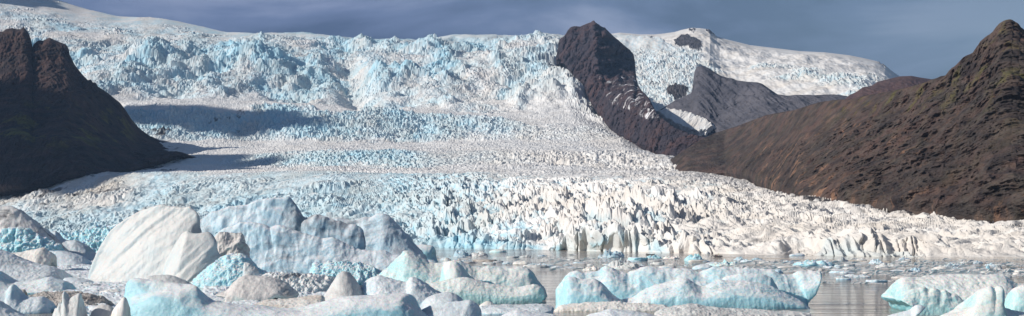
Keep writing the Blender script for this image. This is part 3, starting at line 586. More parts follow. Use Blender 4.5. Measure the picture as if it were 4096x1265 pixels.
def loft(top, wl, depth, lines=(), bot=None, a=(0.05, 0.02), flute=0.0, crack=0.0, seed=1, facet=0.012, groove=0.0, ftop=0.5, wmin=0.25, front=0.16, q=1.0, s=1.0, dd=0.0, skew=0.0):
    D0 = wd(wl) + dd; xs_ = [p[0] for p in top]; wpx = max(xs_) - min(xs_)
    n = int(np.clip(wpx / 2.2 * q, 36, 420)); Hh = (wl - min(p[1] for p in top)) / F * D0
    over = bot is not None
    if bot is None: bot = [(top[0][0], wl), (top[-1][0], wl)]
    tt = np.linspace(0, 1, n); wdt = wmin + (1 - wmin) * np.sqrt(np.clip(1 - np.abs(2 * tt - 1) ** 3.0, 0, 1))
    def cur(pts, f):
        p = resamp(pts, n); D = D0 + depth * 0.5 + (f - 0.5) * depth * wdt
        D = D + skew * (np.clip((p[:, 0] - min(xs_)) / wpx, 0, 1) - 0.5)
        return np.stack([(p[:, 0] - CX) / F * D, D, CH + (HY - p[:, 1]) / F * D], 1)
    Bf = cur(bot, 0.0)
    if over: Bz = np.where(resamp(bot, n)[:, 1] > wl - 4, -1.2, Bf[:, 2]); 
    else: Bz = np.full(n, -1.2)
    Bf[:, 2] = np.minimum(Bf[:, 2], Bz + 1.2) if not over else Bf[:, 2]
    T_ = cur(top, ftop); C = []
    under = Bf.copy(); under[:, 2] = Bz; under[:, 1] += 0.15 * depth * wdt
    C.append(under); C.append(Bf)
    if lines:
        for pts, f in lines: C.append(cur(pts, f))
    else:
        mid = 0.5 * Bf + 0.5 * T_; mid[:, 1] = D0 + depth * 0.5 + (front - 0.5) * depth * wdt + skew * (np.clip((resamp(top, n)[:, 0] - min(xs_)) / wpx, 0, 1) - 0.5); C.append(mid)
    C.append(T_)
    sk = skew * (np.clip((resamp(top, n)[:, 0] - min(xs_)) / wpx, 0, 1) - 0.5)
    bk = 0.5 * Bf + 0.5 * T_; bk[:, 1] = D0 + depth * (0.5 + 0.42 * wdt) + sk; C.append(bk)
    bb = Bf.copy(); bb[:, 1] = D0 + depth * (0.5 + 0.5 * wdt) + sk; bb[:, 2] = Bz; C.append(bb)
    m = int(np.clip(n * 0.8, 44, 260)); Rd = ring_loft(np.array(C), 420)
    seg = np.linalg.norm(np.diff(np.concatenate([Rd, Rd[:1]]), axis=0), axis=2).mean(1); wv_ = np.where(np.arange(420) > 420 * (len(C) - 1.6) / len(C), 0.35, 1.0)
    cs = np.concatenate([[0], np.cumsum(seg * wv_)]); q_ = np.searchsorted(cs, np.linspace(0, cs[-1], m, endpoint=False), side='right') - 1; R = Rd[np.clip(q_, 0, 419)]
    # small relief along the normals
    Rp = np.concatenate([R[-1:], R, R[:1]], 0); nn = np.cross(np.gradient(Rp, axis=1), np.gradient(Rp, axis=0))[1:-1]
    nn /= np.linalg.norm(nn, axis=2, keepdims=True) + 1e-9
    cen = R.mean((0, 1)); 
    if ((R - cen) * nn).sum(2).mean() < 0: nn = -nn
    x, y, z = R[..., 0], R[..., 1], R[..., 2]; L1 = 0.55 * Hh * s + 0.4; L2 = 0.13 * Hh * s + 0.15
    ka = 0.65
    d = ka * a[0] * Hh * fbm3(x / L1, y / L1, z / L1, 3, seed) + 0.7 * a[1] * Hh * fbm3(x / L2, y / L2, z / L2, 4, seed + 5, 0.55)
    if facet: d = d + facet * Hh * ridge3(x / (0.42 * Hh), y / (0.42 * Hh), z / (0.42 * Hh), 3, seed + 21, 0.5)
    if groove: gx = x * math.cos(0.9) - z * math.sin(0.9); d = d + groove * Hh * ridge3(gx / (0.16 * Hh) + 0.4 * fbm3(x / Hh, y / Hh, z / Hh, 2, 5), y / (0.8 * Hh), z / (1.6 * Hh), 3, seed + 23, 0.55)
    if flute: d = d + 0.6 * flute * Hh * ridge3(x / (0.22 * Hh), y / (0.5 * Hh), z / (0.9 * Hh), 2, seed + 9)
    if crack: d = d - crack * Hh * np.exp(-np.abs(fbm3((x + 0.5 * z) / (0.8 * Hh), y / (0.8 * Hh), (z - 0.25 * x) / (0.35 * Hh), 3, seed + 11)) / 0.045)
    edge = np.minimum(1, np.minimum(np.arange(n), np.arange(n)[::-1]) / 4)[None, :]
    R = R + nn * (d * edge)[..., None]
    return R
def berg(name, label, mat, top, wl, depth, group=None, cat='iceberg', smooth=True, more=(), **kw):
    Rs = [loft(top, wl, depth, **kw)] + [loft(**dict({k: v for k, v in kw.items() if k in ('a', 'flute', 'crack', 'facet')}, **m_)) for m_ in more]
    V, Fc, off = [], [], 0
    for R in Rs:
        m, n = R.shape[:2]; i = np.arange(m * n).reshape(m, n); j = np.roll(i, -1, 0); V.append(R.reshape(-1, 3)); V.append(R[:, 0].mean(0)[None]); V.append(R[:, -1].mean(0)[None])
        q = np.stack([i[:, :-1].ravel(), i[:, 1:].ravel(), j[:, 1:].ravel(), j[:, :-1].ravel()], 1) + off
        Fc += q.tolist() + [(int(i[k, 0]) + off, int(j[k, 0]) + off, m * n + off) for k in range(m)] + [(int(j[k, -1]) + off, int(i[k, -1]) + off, m * n + 1 + off) for k in range(m)]
        off += m * n + 2
    me = bpy.data.meshes.new(name); me.from_pydata(np.concatenate(V).tolist(), [], Fc); me.polygons.foreach_set('use_smooth', np.full(len(Fc), smooth)); me.update()
    return tag(link(name, me, mat), label, cat, group)

berg('iceberg', 'huge white iceberg with a slanting pale face and notched top, left of the centre foreground', M_white,
     [(355,1127),(361,1095),(374,1058),(391,1022),(410,985),(428,955),(446,930),(462,915),(480,903),(507,888),(535,872),(562,858),(590,851),(615,845),(640,840),(662,837),(674,843),(690,852),(706,850),(718,853),(728,850),(740,855),(752,842),(765,839),(776,850),(788,863),(793,878),(796,890),(790,905),(800,930),(808,960),(812,1000),(800,1060),(770,1130)],
     1135, 22, lines=[([(360,1124),(396,1055),(450,960),(510,908),(570,876),(650,858),(730,868),(774,900),(792,960),(800,1010),(765,1128)], 0.36)], bot=[(352,1135),(772,1135)], a=(0.018, 0.007), groove=0.011, facet=0.006, seed=3, ftop=0.46, wmin=0.85, skew=-13,
     more=[dict(top=[(650,1110),(668,1045),(702,985),(733,938),(750,930),(762,938),(775,951),(800,948),(818,940),(836,937),(850,953),(862,975),(858,998),(863,1018),(884,1042),(868,1057),(842,1068),(822,1088),(790,1124)], wl=1137, depth=15, dd=-7.5, groove=0.011, seed=5, ftop=0.5, wmin=0.7, skew=-3, lines=[([(655,1118),(680,1060),(712,1005),(745,950),(800,965),(850,985),(855,1020),(868,1045),(830,1075),(792,1122)], 0.34)])])
berg('iceberg', 'largest blue iceberg with dark cracks, behind the white slanting one', M_bigblue,
     [(780,905),(800,890),(837,859),(880,847),(922,838),(960,832),(995,826),(1030,818),(1062,813),(1100,804),(1141,797),(1158,795),(1168,799),(1190,830),(1212,866),(1222,882),(1240,872),(1263,862),(1280,864),(1300,874),(1318,880),(1379,890),(1410,898),(1436,898),(1462,884),(1489,876),(1505,868),(1520,863),(1540,866),(1556,873),(1575,892),(1593,912),(1610,935),(1624,954),(1636,952),(1650,975),(1662,986),(1680,1000),(1697,1012),(1703,1030),(1708,1046)],
     1098, 30, dd=10, lines=[([(785,1090),(1000,1090),(1300,1092),(1500,1085),(1690,1055)], 0.05), ([(782,940),(870,875),(1000,855),(1080,840),(1180,860),(1222,905),(1320,900),(1430,925),(1540,900),(1690,1020)], 0.34)],
     a=(0.05, 0.012), flute=0.016, crack=0.0, facet=0.010, wmin=0.8, skew=-8, seed=7, ftop=0.5,
     more=[dict(top=[(800,1050),(822,1000),(860,945),(900,915),(960,893),(1010,892),(1060,902),(1085,920),(1100,905),(1140,912),(1200,936),(1290,958),(1330,950),(1380,978),(1480,1008),(1530,1004),(1600,1025),(1650,1030),(1700,1050)], wl=1104, depth=15, a=(0.05, 0.012), flute=0.020, crack=0.0, facet=0.012, wmin=0.7, skew=-6, seed=71, ftop=0.55, front=0.22),
           dict(top=[(1205,905),(1222,884),(1263,864),(1318,882),(1379,892),(1420,900),(1440,915),(1470,950),(1480,990)], wl=1096, depth=16, dd=5, flute=0.03, seed=72, ftop=0.5)])
berg('ice_block', 'grey brown dusty ice block wedged between the white and the blue iceberg', M_grey,
     [(850,985),(855,957),(870,946),(891,940),(925,936),(961,935),(968,945),(968,969),(985,1005),(990,1040),(985,1075)], 1122, 9, a=(0.08, 0.03), seed=9, cat='ice block', smooth=False, crack=0.02, facet=0.05)
berg('iceberg', 'domed glassy turquoise iceberg in front of the dusty block', M_turq,
     [(765,1130),(800,1105),(825,1085),(846,1066),(866,1050),(891,1036),(918,1024),(946,1021),(970,1024),(990,1034),(996,1050),(1015,1065),(1044,1085),(1075,1100),(1100,1120)], 1152, 14, a=(0.10, 0.04), seed=12, smooth=False, facet=0.06, ftop=0.55)
berg('ice_block', 'small white angular block leaning on the domed turquoise iceberg', M_white,
     [(973,1106),(975,1070),(978,1051),(1000,1056),(1020,1072),(1035,1090),(1030,1110),(1015,1140)], 1158, 5, a=(0.05, 0.03), seed=14, cat='ice block', smooth=False)
berg('iceberg', 'grey brown mushroom shaped iceberg with a green undercut', M_grey,
     [(866,1176),(878,1172),(905,1166),(922,1152),(935,1130),(958,1109),(980,1103),(1001,1105),(1050,1104),(1105,1115),(1130,1127),(1153,1139),(1160,1150),(1180,1160),(1196,1176),(1190,1188),(1168,1196)], 1217, 12,
     bot=[(868,1186),(905,1192),(900,1205),(905,1217),(1000,1218),(1060,1216),(1075,1200),(1100,1190),(1166,1200)], a=(0.05, 0.02), seed=16, front=0.05)
berg('ice_floe', 'flat cream ice floe with a yellowish edge, right of the grey mushroom iceberg', M_cream,
     [(1005,1222),(1030,1212),(1068,1200),(1110,1198),(1150,1196),(1190,1192),(1227,1185),(1260,1182),(1287,1182),(1300,1190),(1296,1215)], 1250, 10, a=(0.08, 0.04), seed=18, cat='ice floe', ftop=0.7)
berg('iceberg', 'white cone shaped iceberg with a smooth rounded tip', M_white,
     [(1278,1215),(1290,1195),(1318,1151),(1334,1122),(1348,1103),(1358,1092),(1373,1086),(1390,1090),(1409,1103),(1428,1130),(1446,1158),(1458,1174),(1468,1192),(1474,1210)], 1240, 12, a=(0.035, 0.012), seed=20, ftop=0.5)
berg('iceberg', 'rough glassy pale blue iceberg at the foot of the largest blue one', M_turq,
     [(1215,1125),(1239,1103),(1250,1085),(1263,1057),(1275,1062),(1290,1066),(1318,1054),(1340,1058),(1379,1051),(1410,1060),(1440,1062),(1470,1066),(1500,1078),(1525,1090),(1540,1110)], 1142, 14, a=(0.10, 0.05), flute=0.03, facet=0.07, smooth=False, seed=22)
berg('iceberg', 'dirty white heap of rubbly ice behind the cream floe', M_strip,
     [(1050,1125),(1068,1105),(1110,1098),(1150,1106),(1200,1110),(1250,1106),(1300,1112),(1336,1120),(1325,1150),(1300,1170)], 1182, 16, a=(0.14, 0.10), facet=0.12, smooth=False, seed=24)
berg('iceberg', 'long low blue iceberg with a square block at its left end, nearest in the foreground', M_turq,
     [(470,1310),(482,1265),(492,1230),(500,1180),(508,1140),(516,1122),(532,1115),(560,1117),(600,1120),(650,1128),(702,1139),(740,1142),(769,1146),(790,1160),(806,1176),(818,1192),(840,1205),(873,1215),(910,1219),(960,1220),(1013,1219),(1060,1226),(1135,1240),(1180,1237),(1227,1228),(1270,1214),(1318,1200),(1361,1188),(1409,1189),(1460,1187),(1500,1184),(1546,1178),(1590,1176),(1619,1176),(1634,1182),(1650,1184),(1662,1200),(1671,1215),(1682,1235),(1697,1251),(1725,1272),(1745,1300)],
     1300, 16, lines=[([(480,1300),(560,1290),(700,1290),(900,1290),(1200,1290),(1600,1290),(1740,1300)], 0.03), ([(482,1280),(520,1235),(620,1195),(720,1200),(820,1240),(1000,1262),(1200,1262),(1400,1240),(1600,1225),(1720,1275)], 0.14), ([(486,1262),(520,1200),(582,1172),(680,1158),(787,1150),(830,1205),(1000,1232),(1200,1245),(1400,1200),(1610,1188),(1724,1272)], 0.35)],
     a=(0.03, 0.008), seed=26, ftop=0.6)
berg('iceberg', 'small rounded snowy iceberg tucked behind the square blue block', M_white,
     [(560,1150),(578,1125),(592,1109),(615,1104),(641,1102),(672,1103),(702,1109),(735,1120),(769,1139),(790,1170)], 1222, 10, a=(0.06, 0.02), seed=28)
berg('iceberg', 'green white iceberg with two long wavy crests in the centre foreground', M_green,
     [(1500,1140),(1512,1115),(1525,1100),(1540,1085),(1556,1074),(1570,1060),(1582,1048),(1595,1030),(1608,1017),(1618,1008),(1629,1004),(1645,1010),(1661,1019),(1686,1036),(1713,1053),(1740,1055),(1765,1051),(1790,1044),(1817,1041),(1838,1046),(1859,1056),(1890,1068),(1921,1074),(1940,1072),(1953,1068),(1975,1070),(2026,1076),(2060,1072),(2088,1070),(2108,1076),(2125,1090),(2145,1118),(2160,1136),(2174,1152),(2184,1166)],
     1206, 14, dd=2, bot=[(1500,1210),(1700,1210),(2130,1212),(2166,1206),(2190,1185)], a=(0.05, 0.018), flute=0.02, facet=0.006, seed=30, ftop=0.55, front=0.12,
     more=[dict(top=[(1560,1190),(1590,1165),(1640,1146),(1713,1134),(1760,1128),(1800,1119),(1854,1110),(1890,1117),(1921,1126),(1975,1139),(2026,1147),(2080,1148),(2110,1141),(2130,1138),(2150,1140),(2165,1150),(2175,1166),(2177,1185)], wl=1216, depth=8, bot=[(1560,1218),(1900,1218),(2135,1218),(2165,1208),(2178,1190)], a=(0.04, 0.02), flute=0.02, facet=0.006, seed=31, ftop=0.55, front=0.08, wmin=0.4),
           dict(top=[(1755,1190),(1762,1120),(1772,1068),(1795,1048),(1822,1046),(1848,1066),(1875,1098),(1905,1124),(1930,1150)], wl=1212, depth=11, a=(0.05, 0.015), facet=0.006, seed=33, ftop=0.7, front=0.2)])
berg('iceberg', 'pale blue hourglass shaped iceberg standing behind the two crested one', M_turq,
     [(1640,1000),(1650,988),(1663,983),(1692,980),(1715,981),(1734,986),(1741,996),(1738,1006),(1734,1017)], 1052, 14, bot=[(1630,1052),(1700,1054),(1755,1052)], lines=[([(1640,1040),(1700,1040),(1735,1035)], 0.15), ([(1645,1015),(1690,1010),(1730,1012)], 0.2)], a=(0.04, 0.02), seed=32, ftop=0.6)
berg('iceberg', 'white snowy iceberg with a rippled blue side, left of the two crested one', M_blue,
     [(1440,1180),(1450,1147),(1462,1130),(1478,1116),(1500,1106),(1515,1103),(1545,1110),(1582,1121),(1610,1130),(1629,1131),(1640,1118),(1650,1111),(1670,1116),(1692,1126),(1712,1140),(1734,1158),(1765,1176),(1780,1195)], 1240, 16, a=(0.06, 0.03), seed=34)
berg('iceberg', 'low pale blue iceberg behind the grey smooth mound', M_blue,
     [(1675,1230),(1690,1208),(1713,1189),(1740,1178),(1765,1173),(1785,1170),(1807,1171),(1830,1182),(1848,1197),(1865,1215)], 1246, 9, a=(0.03, 0.015), seed=36)
berg('iceberg', 'grey smooth mound of ice at the bottom, right of the long low blue iceberg', M_slate,
     [(1670,1262),(1687,1240),(1720,1222),(1765,1210),(1810,1208),(1859,1204),(1880,1200),(1898,1210),(1916,1225),(1924,1240),(1926,1262),(1920,1280)], 1290, 9, a=(0.04, 0.012), seed=38)
berg('ice_floe', 'long flat bluish ice floe right of the grey smooth mound', M_slate,
     [(1900,1245),(1925,1225),(1980,1220),(2030,1218),(2080,1219),(2130,1217),(2165,1216),(2192,1220),(2210,1226),(2218,1234),(2212,1248)], 1260, 8, a=(0.10, 0.05), seed=40, cat='ice floe', ftop=0.75)
berg('ice_floe', 'small pinkish white cone of snow on the flat bluish floe', M_cream,
     [(1918,1222),(1935,1210),(1950,1204),(1965,1208),(1980,1218)], 1234, 3, a=(0.05, 0.03), seed=41, cat='ice floe')
berg('ice_floe', 'white snow covered floe cut by the bottom edge, below the long bluish floe', M_blue,
     [(1985,1285),(2010,1262),(2040,1247),(2067,1238),(2100,1241),(2127,1246),(2160,1250),(2213,1258),(2240,1275)], 1300, 8, a=(0.06, 0.03), seed=42, cat='ice floe', ftop=0.7)
berg('iceberg', 'long turquoise iceberg with two rows of rounded crests and an overhanging right tip', M_turq,
     [(2222,1160),(2240,1135),(2251,1121),(2260,1108),(2272,1100),(2290,1090),(2309,1086),(2322,1090),(2335,1096),(2352,1089),(2371,1086),(2392,1084),(2408,1070),(2423,1063),(2438,1066),(2455,1075),(2480,1088),(2507,1096),(2528,1086),(2548,1079),(2572,1071),(2595,1069),(2620,1073),(2647,1080),(2680,1077),(2715,1074),(2740,1074),(2762,1077),(2782,1084),(2799,1091),(2825,1078),(2851,1069),(2890,1070),(2934,1074),(2985,1073),(3039,1079),(3065,1080),(3091,1085),(3106,1091),(3122,1097),(3145,1100),(3169,1102),(3185,1092),(3205,1087),(3245,1086),(3275,1087),(3286,1093)],
     1224, 12, dd=1, bot=[(2226,1230),(2300,1232),(2640,1232),(3000,1234),(3180,1240),(3242,1242),(3228,1212),(3250,1190),(3266,1165),(3284,1126)], a=(0.05, 0.016), flute=0.02, facet=0.008, seed=44, ftop=0.6, front=0.16, wmin=0.4,
     more=[dict(top=[(2440,1215),(2480,1203),(2533,1191),(2550,1176),(2569,1163),(2621,1142),(2690,1125),(2725,1114),(2742,1114),(2762,1126),(2783,1140),(2802,1147),(2822,1144),(2850,1130),(2882,1121),(2930,1122),(2986,1124),(3040,1133),(3091,1147),(3122,1166),(3169,1187),(3210,1210),(3244,1241)], wl=1239, depth=9, a=(0.05, 0.016), flute=0.012, facet=0.006, seed=45, ftop=0.62, front=0.10),
           dict(top=[(2222,1226),(2238,1195),(2248,1155),(2258,1126),(2275,1111),(2295,1113),(2319,1121),(2350,1117),(2382,1117),(2402,1127),(2420,1146),(2444,1175),(2470,1195),(2505,1214),(2545,1232)], wl=1240, depth=8, a=(0.05, 0.016), facet=0.006, seed=46, ftop=0.6, front=0.10),
           dict(top=[(2845,1200),(2870,1150),(2900,1112),(2960,1098),(3040,1098),(3080,1110),(3110,1150),(3125,1190)], wl=1230, depth=8, dd=1, a=(0.05, 0.016), facet=0.006, seed=47, ftop=0.6)])
berg('ice_floe', 'low white ledge of ice along the foot of the long turquoise iceberg', M_cream,
     [(2215,1242),(2245,1222),(2300,1214),(2350,1210),(2400,1208),(2460,1206),(2520,1212),(2600,1214),(2660,1222),(2690,1240)], 1248, 4, a=(0.12, 0.05), seed=45, cat='ice floe', ftop=0.7)
berg('ice_floe', 'long rippled white floe in front of the long turquoise iceberg', M_white,
     [(2620,1250),(2640,1238),(2700,1226),(2752,1215),(2790,1218),(2830,1226),(2900,1232),(2986,1238),(3050,1240),(3117,1246),(3180,1246),(3240,1254),(3245,1262)], 1268, 8, a=(0.14, 0.06), seed=46, cat='ice floe', ftop=0.7)
berg('ice_floe', 'white hummocky floe cut by the bottom edge, left of the long rippled one', M_blue,
     [(2320,1290),(2350,1262),(2395,1248),(2439,1236),(2480,1242),(2527,1244),(2575,1252),(2621,1262),(2650,1280)], 1300, 9, a=(0.08, 0.03), seed=48, cat='ice floe', ftop=0.7)
berg('iceberg', 'flat topped pale iceberg at the right edge with an undercut left end', M_green,
     [(3566,1184),(3570,1165),(3576,1150),(3586,1131),(3598,1119),(3612,1112),(3640,1110),(3669,1110),(3720,1106),(3773,1102),(3830,1101),(3878,1100),(3956,1100),(3990,1100),(4013,1103),(4026,1112),(4044,1126),(4060,1134),(4090,1140),(4160,1130),(4230,1140),(4280,1190)],
     1256, 18, dd=2, bot=[(3572,1192),(3596,1204),(3638,1220),(3650,1241),(3672,1258),(3900,1260),(4100,1260),(4270,1260)], a=(0.05, 0.022), flute=0.016, facet=0.006, seed=50, ftop=0.55, front=0.12,
     more=[dict(top=[(3600,1185),(3625,1166),(3650,1158),(3669,1156),(3695,1150),(3712,1158),(3735,1152),(3760,1164),(3780,1160),(3800,1178),(3825,1182),(3848,1196),(3866,1218)], wl=1262, depth=6, bot=[(3602,1200),(3650,1225),(3668,1262),(3800,1264),(3880,1262)], a=(0.06, 0.03), flute=0.015, seed=53, ftop=0.6, front=0.2),
           dict(top=[(4025,1240),(4032,1200),(4040,1172),(4060,1152),(4090,1142),(4140,1150),(4200,1180)], wl=1262, depth=7, a=(0.05, 0.02), seed=55, ftop=0.6)])
berg('iceberg', 'twin horned white iceberg spur in front of the flat topped pale one', M_green,
     [(3780,1265),(3830,1250),(3860,1232),(3872,1222),(3885,1205),(3898,1184),(3918,1166),(3945,1150),(3958,1144),(3968,1150),(3974,1158),(3982,1150),(3992,1145),(4003,1147),(4007,1160),(4006,1178),(3998,1205),(4003,1222),(4013,1232),(4044,1245),(4100,1252),(4170,1256)], 1290, 12, a=(0.035, 0.015), flute=0.01, seed=52, ftop=0.5)
berg('ice_floe', 'grey finger of ice pointing up to the right near the bottom edge', M_slate,
     [(3530,1300),(3554,1265),(3600,1252),(3643,1240),(3658,1226),(3669,1219),(3685,1220),(3700,1228),(3690,1244)], 1300, 5, bot=[(3530,1300),(3640,1296),(3664,1265),(3690,1246)], a=(0.05, 0.02), seed=54, cat='ice floe')
# ---- cluster at the left edge
berg('iceberg', 'broken turquoise ice rubble in the distance behind the big white iceberg', M_turq,
     [(238,968),(250,957),(285,950),(341,941),(380,930),(426,923),(457,917),(490,922),(520,930),(540,960)], 1026, 40, a=(0.14, 0.07), flute=0.05, facet=0.12, smooth=False, seed=60)
berg('iceberg', 'slate blue wedge iceberg behind the striped dome', M_slate,
     [(196,940),(207,926),(225,925),(236,942),(250,956),(275,962),(304,963),(330,975),(353,987),(350,1000),(362,1018),(380,1030)], 1040, 25, a=(0.04, 0.02), seed=62)
berg('iceberg', 'large domed iceberg with a black striped right side at the left edge', M_strip,
     [(-130,960),(-90,880),(-40,840),(0,832),(30,829),(55,832),(80,842),(103,856),(130,875),(152,896),(178,920),(201,944),(224,968),(244,993),(256,1000),(270,1008)], 1046, 34, lines=[([(-120,1000),(0,985),(150,985),(266,1012)], 0.1), ([(-110,960),(0,900),(60,905),(130,930),(264,1010)], 0.25)], a=(0.06, 0.02), seed=64)
berg('iceberg', 'serrated bright blue iceberg in front of the striped dome', M_turq,
     [(-120,990),(-60,965),(0,957),(15,942),(30,929),(42,934),(52,928),(66,932),(85,926),(98,936),(112,934),(124,946),(134,950),(150,958),(168,962),(183,969),(205,982),(231,993),(240,1005)], 1062, 18, a=(0.10, 0.05), flute=0.06, facet=0.09, smooth=False, seed=66)
berg('ice_floe', 'smooth slate blue slab between the striped dome and the brash ice', M_slate,
     [(170,1025),(195,1005),(230,1004),(274,1008),(300,1016),(335,1030),(345,1042)], 1066, 20, a=(0.05, 0.02), seed=68, cat='ice floe')
berg('iceberg', 'cream iceberg with a blunt raised right end above the pitted slab', M_cream,
     [(30,1030),(43,1014),(80,1008),(122,1002),(145,996),(170,990),(180,994),(189,1005),(205,1010),(218,1022),(216,1036),(213,1048),(200,1058)], 1088, 14, a=(0.07, 0.03), seed=70)
berg('iceberg', 'pitted blue white slab iceberg at the left edge, below the cream one', M_blue,
     [(-140,1010),(-60,1000),(0,999),(25,1008),(49,1018),(85,1034),(122,1048),(160,1058),(201,1066),(225,1078),(244,1091),(255,1105),(264,1122)], 1136, 22, a=(0.04, 0.025), seed=72)
berg('ice_floe', 'low slate blue floe left of the big white iceberg base', M_slate,
     [(240,1135),(262,1111),(290,1110),(320,1114),(353,1121),(358,1132)], 1142, 12, a=(0.05, 0.02), seed=74, cat='ice floe')
berg('iceberg', 'deep blue smooth iceberg with a curved crest at the left edge', M_turq,
     [(-120,1060),(-50,1070),(0,1085),(18,1105),(37,1121),(60,1128),(91,1127),(125,1126),(158,1121),(180,1113),(201,1109),(230,1118),(262,1127),(275,1142),(283,1158),(282,1172)], 1178, 15, a=(0.04, 0.015), seed=76)
berg('iceberg', 'dark slate iceberg with a curved upright fin at the lower left', M_slate,
     [(-110,1140),(-40,1145),(0,1152),(25,1160),(38,1158),(42,1145),(50,1139),(56,1139),(68,1158),(85,1182),(110,1190),(140,1190),(171,1188),(188,1200),(201,1218),(207,1240),(205,1252)], 1256, 10, a=(0.04, 0.015), flute=0.02, seed=78)
berg('iceberg', 'pale blue wedge of ice in the bottom left corner', M_blue,
     [(-120,1190),(-50,1200),(0,1206),(20,1222),(50,1242),(103,1265),(130,1290)], 1305, 8, a=(0.05, 0.02), seed=80)
berg('ice_block', 'twisted white ice figure with two upright horns at the bottom left', M_white,
     [(205,1300),(214,1265),(219,1240),(222,1230),(230,1236),(234,1206),(242,1212),(250,1218),(250,1190),(250,1170),(254,1163),(259,1164),(268,1180),(277,1194),(290,1188),(304,1180),(317,1173),(323,1174),(322,1195),(320,1218),(328,1245),(336,1268),(345,1300)], 1305, 5, a=(0.04, 0.03), seed=82, cat='ice block', wmin=0.5)
berg('ice_block', 'rounded grey boulder of ice beside the twisted white figure', M_grey,
     [(358,1290),(362,1262),(368,1245),(378,1231),(395,1222),(414,1218),(435,1223),(451,1231),(458,1248),(462,1270),(460,1290)], 1300, 5, a=(0.03, 0.01), seed=84, cat='ice block', ftop=0.5)
berg('ice_block', 'pinkish white pointed ice piece against the square blue block', M_cream,
     [(440,1290),(448,1250),(457,1231),(475,1212),(487,1194),(498,1188),(508,1200),(512,1230),(510,1290)], 1306, 4, a=(0.05, 0.02), seed=86, cat='ice block')
berg('ice_floe', 'flat dirty brown ice floe between the slate fin iceberg and the white figure', M_dirty,
     [(95,1205),(110,1190),(130,1180),(170,1172),(200,1168),(240,1170),(290,1165),(330,1172),(380,1180),(420,1195),(440,1215),(430,1228)], 1238, 14, a=(0.16, 0.08), seed=88, cat='ice floe', ftop=0.8, smooth=False)
berg('ice_block', 'small brown rounded stone of ice on the dirty floe', M_dirty,
     [(76,1172),(78,1163),(88,1157),(98,1158),(104,1165),(103,1178)], 1215, 2.5, a=(0.05, 0.03), seed=89, cat='ice block')
# ------------------------------------------------------------------ smaller floes on the open water
def floe_mesh(wm, dm, hm, style, seed):
    nu, nv = (64, 26) if wm > 6 else (36, 14)
    P = sphere_grid(nu, nv); x, y, z = P[..., 0], P[..., 1], P[..., 2]; sx = max(1.0, wm / (2.2 * hm + 0.1))
    if style == 'slab': z = np.clip(z * 2.4, -1, 1) * (1 + 0.12 * fbm3(x * sx * 1.5, y * 3, z, 3, seed)); 
    r = 1 + 0.22 * fbm3(x * 1.3 + seed, y * 1.3, z * 0.6, 3, seed)
    hum = {'slab': 0.15, 'hump': 0.35, 'rubble': 0.75, 'teeth': 0.7, 'spire': 0.3, 'dome': 0.15}[style]
    top = 1 + hum * fbm3(x * sx * 0.9 + 5, y * 2.0, z * 0.7 + seed, 4, seed + 2, 0.6) * (1.6 if style == 'rubble' else 1)
    if style == 'teeth': top = top * (0.65 + 0.5 * np.abs(np.sin(x * sx * 1.6 + fbm3(x * 3, y, z, 2, seed))))
    if style == 'spire': r = r * (1 - 0.45 * np.clip(z, 0, 1) ** 0.7)
    skew = 0.35 * (rnd(np.array([seed]), np.array([3]), 5)[0] - 0.5)
    Q = np.stack([x * r * wm / 2 + skew * z * wm / 2 * 0.5, y * r * dm / 2, np.where(z > 0, z * hm * np.clip(top, 0.15, 3), z * 0.6)], 2)
    return mesh_from(Q.reshape(-1, 3), tube_faces(nv, nu), 'ice_floe', smooth=style in ('dome', 'slab', 'hump'))
def floe(x, yb, wpx, hpx, style, mat, label, seed, dk=0.7, name='ice_floe', cat='ice floe'):
    D = wd(yb); wm = wpx / F * D; hm = hpx / F * D; dm = max(wm * dk, 1.5)
    o = link(name, floe_mesh(wm, dm, hm * 1.05, style, seed), mat); o.location = ((x - CX) / F * D, D + dm * 0.5, 0)
    o.rotation_euler.z = 0.3 * math.sin(seed * 12.9); return tag(o, label, cat)
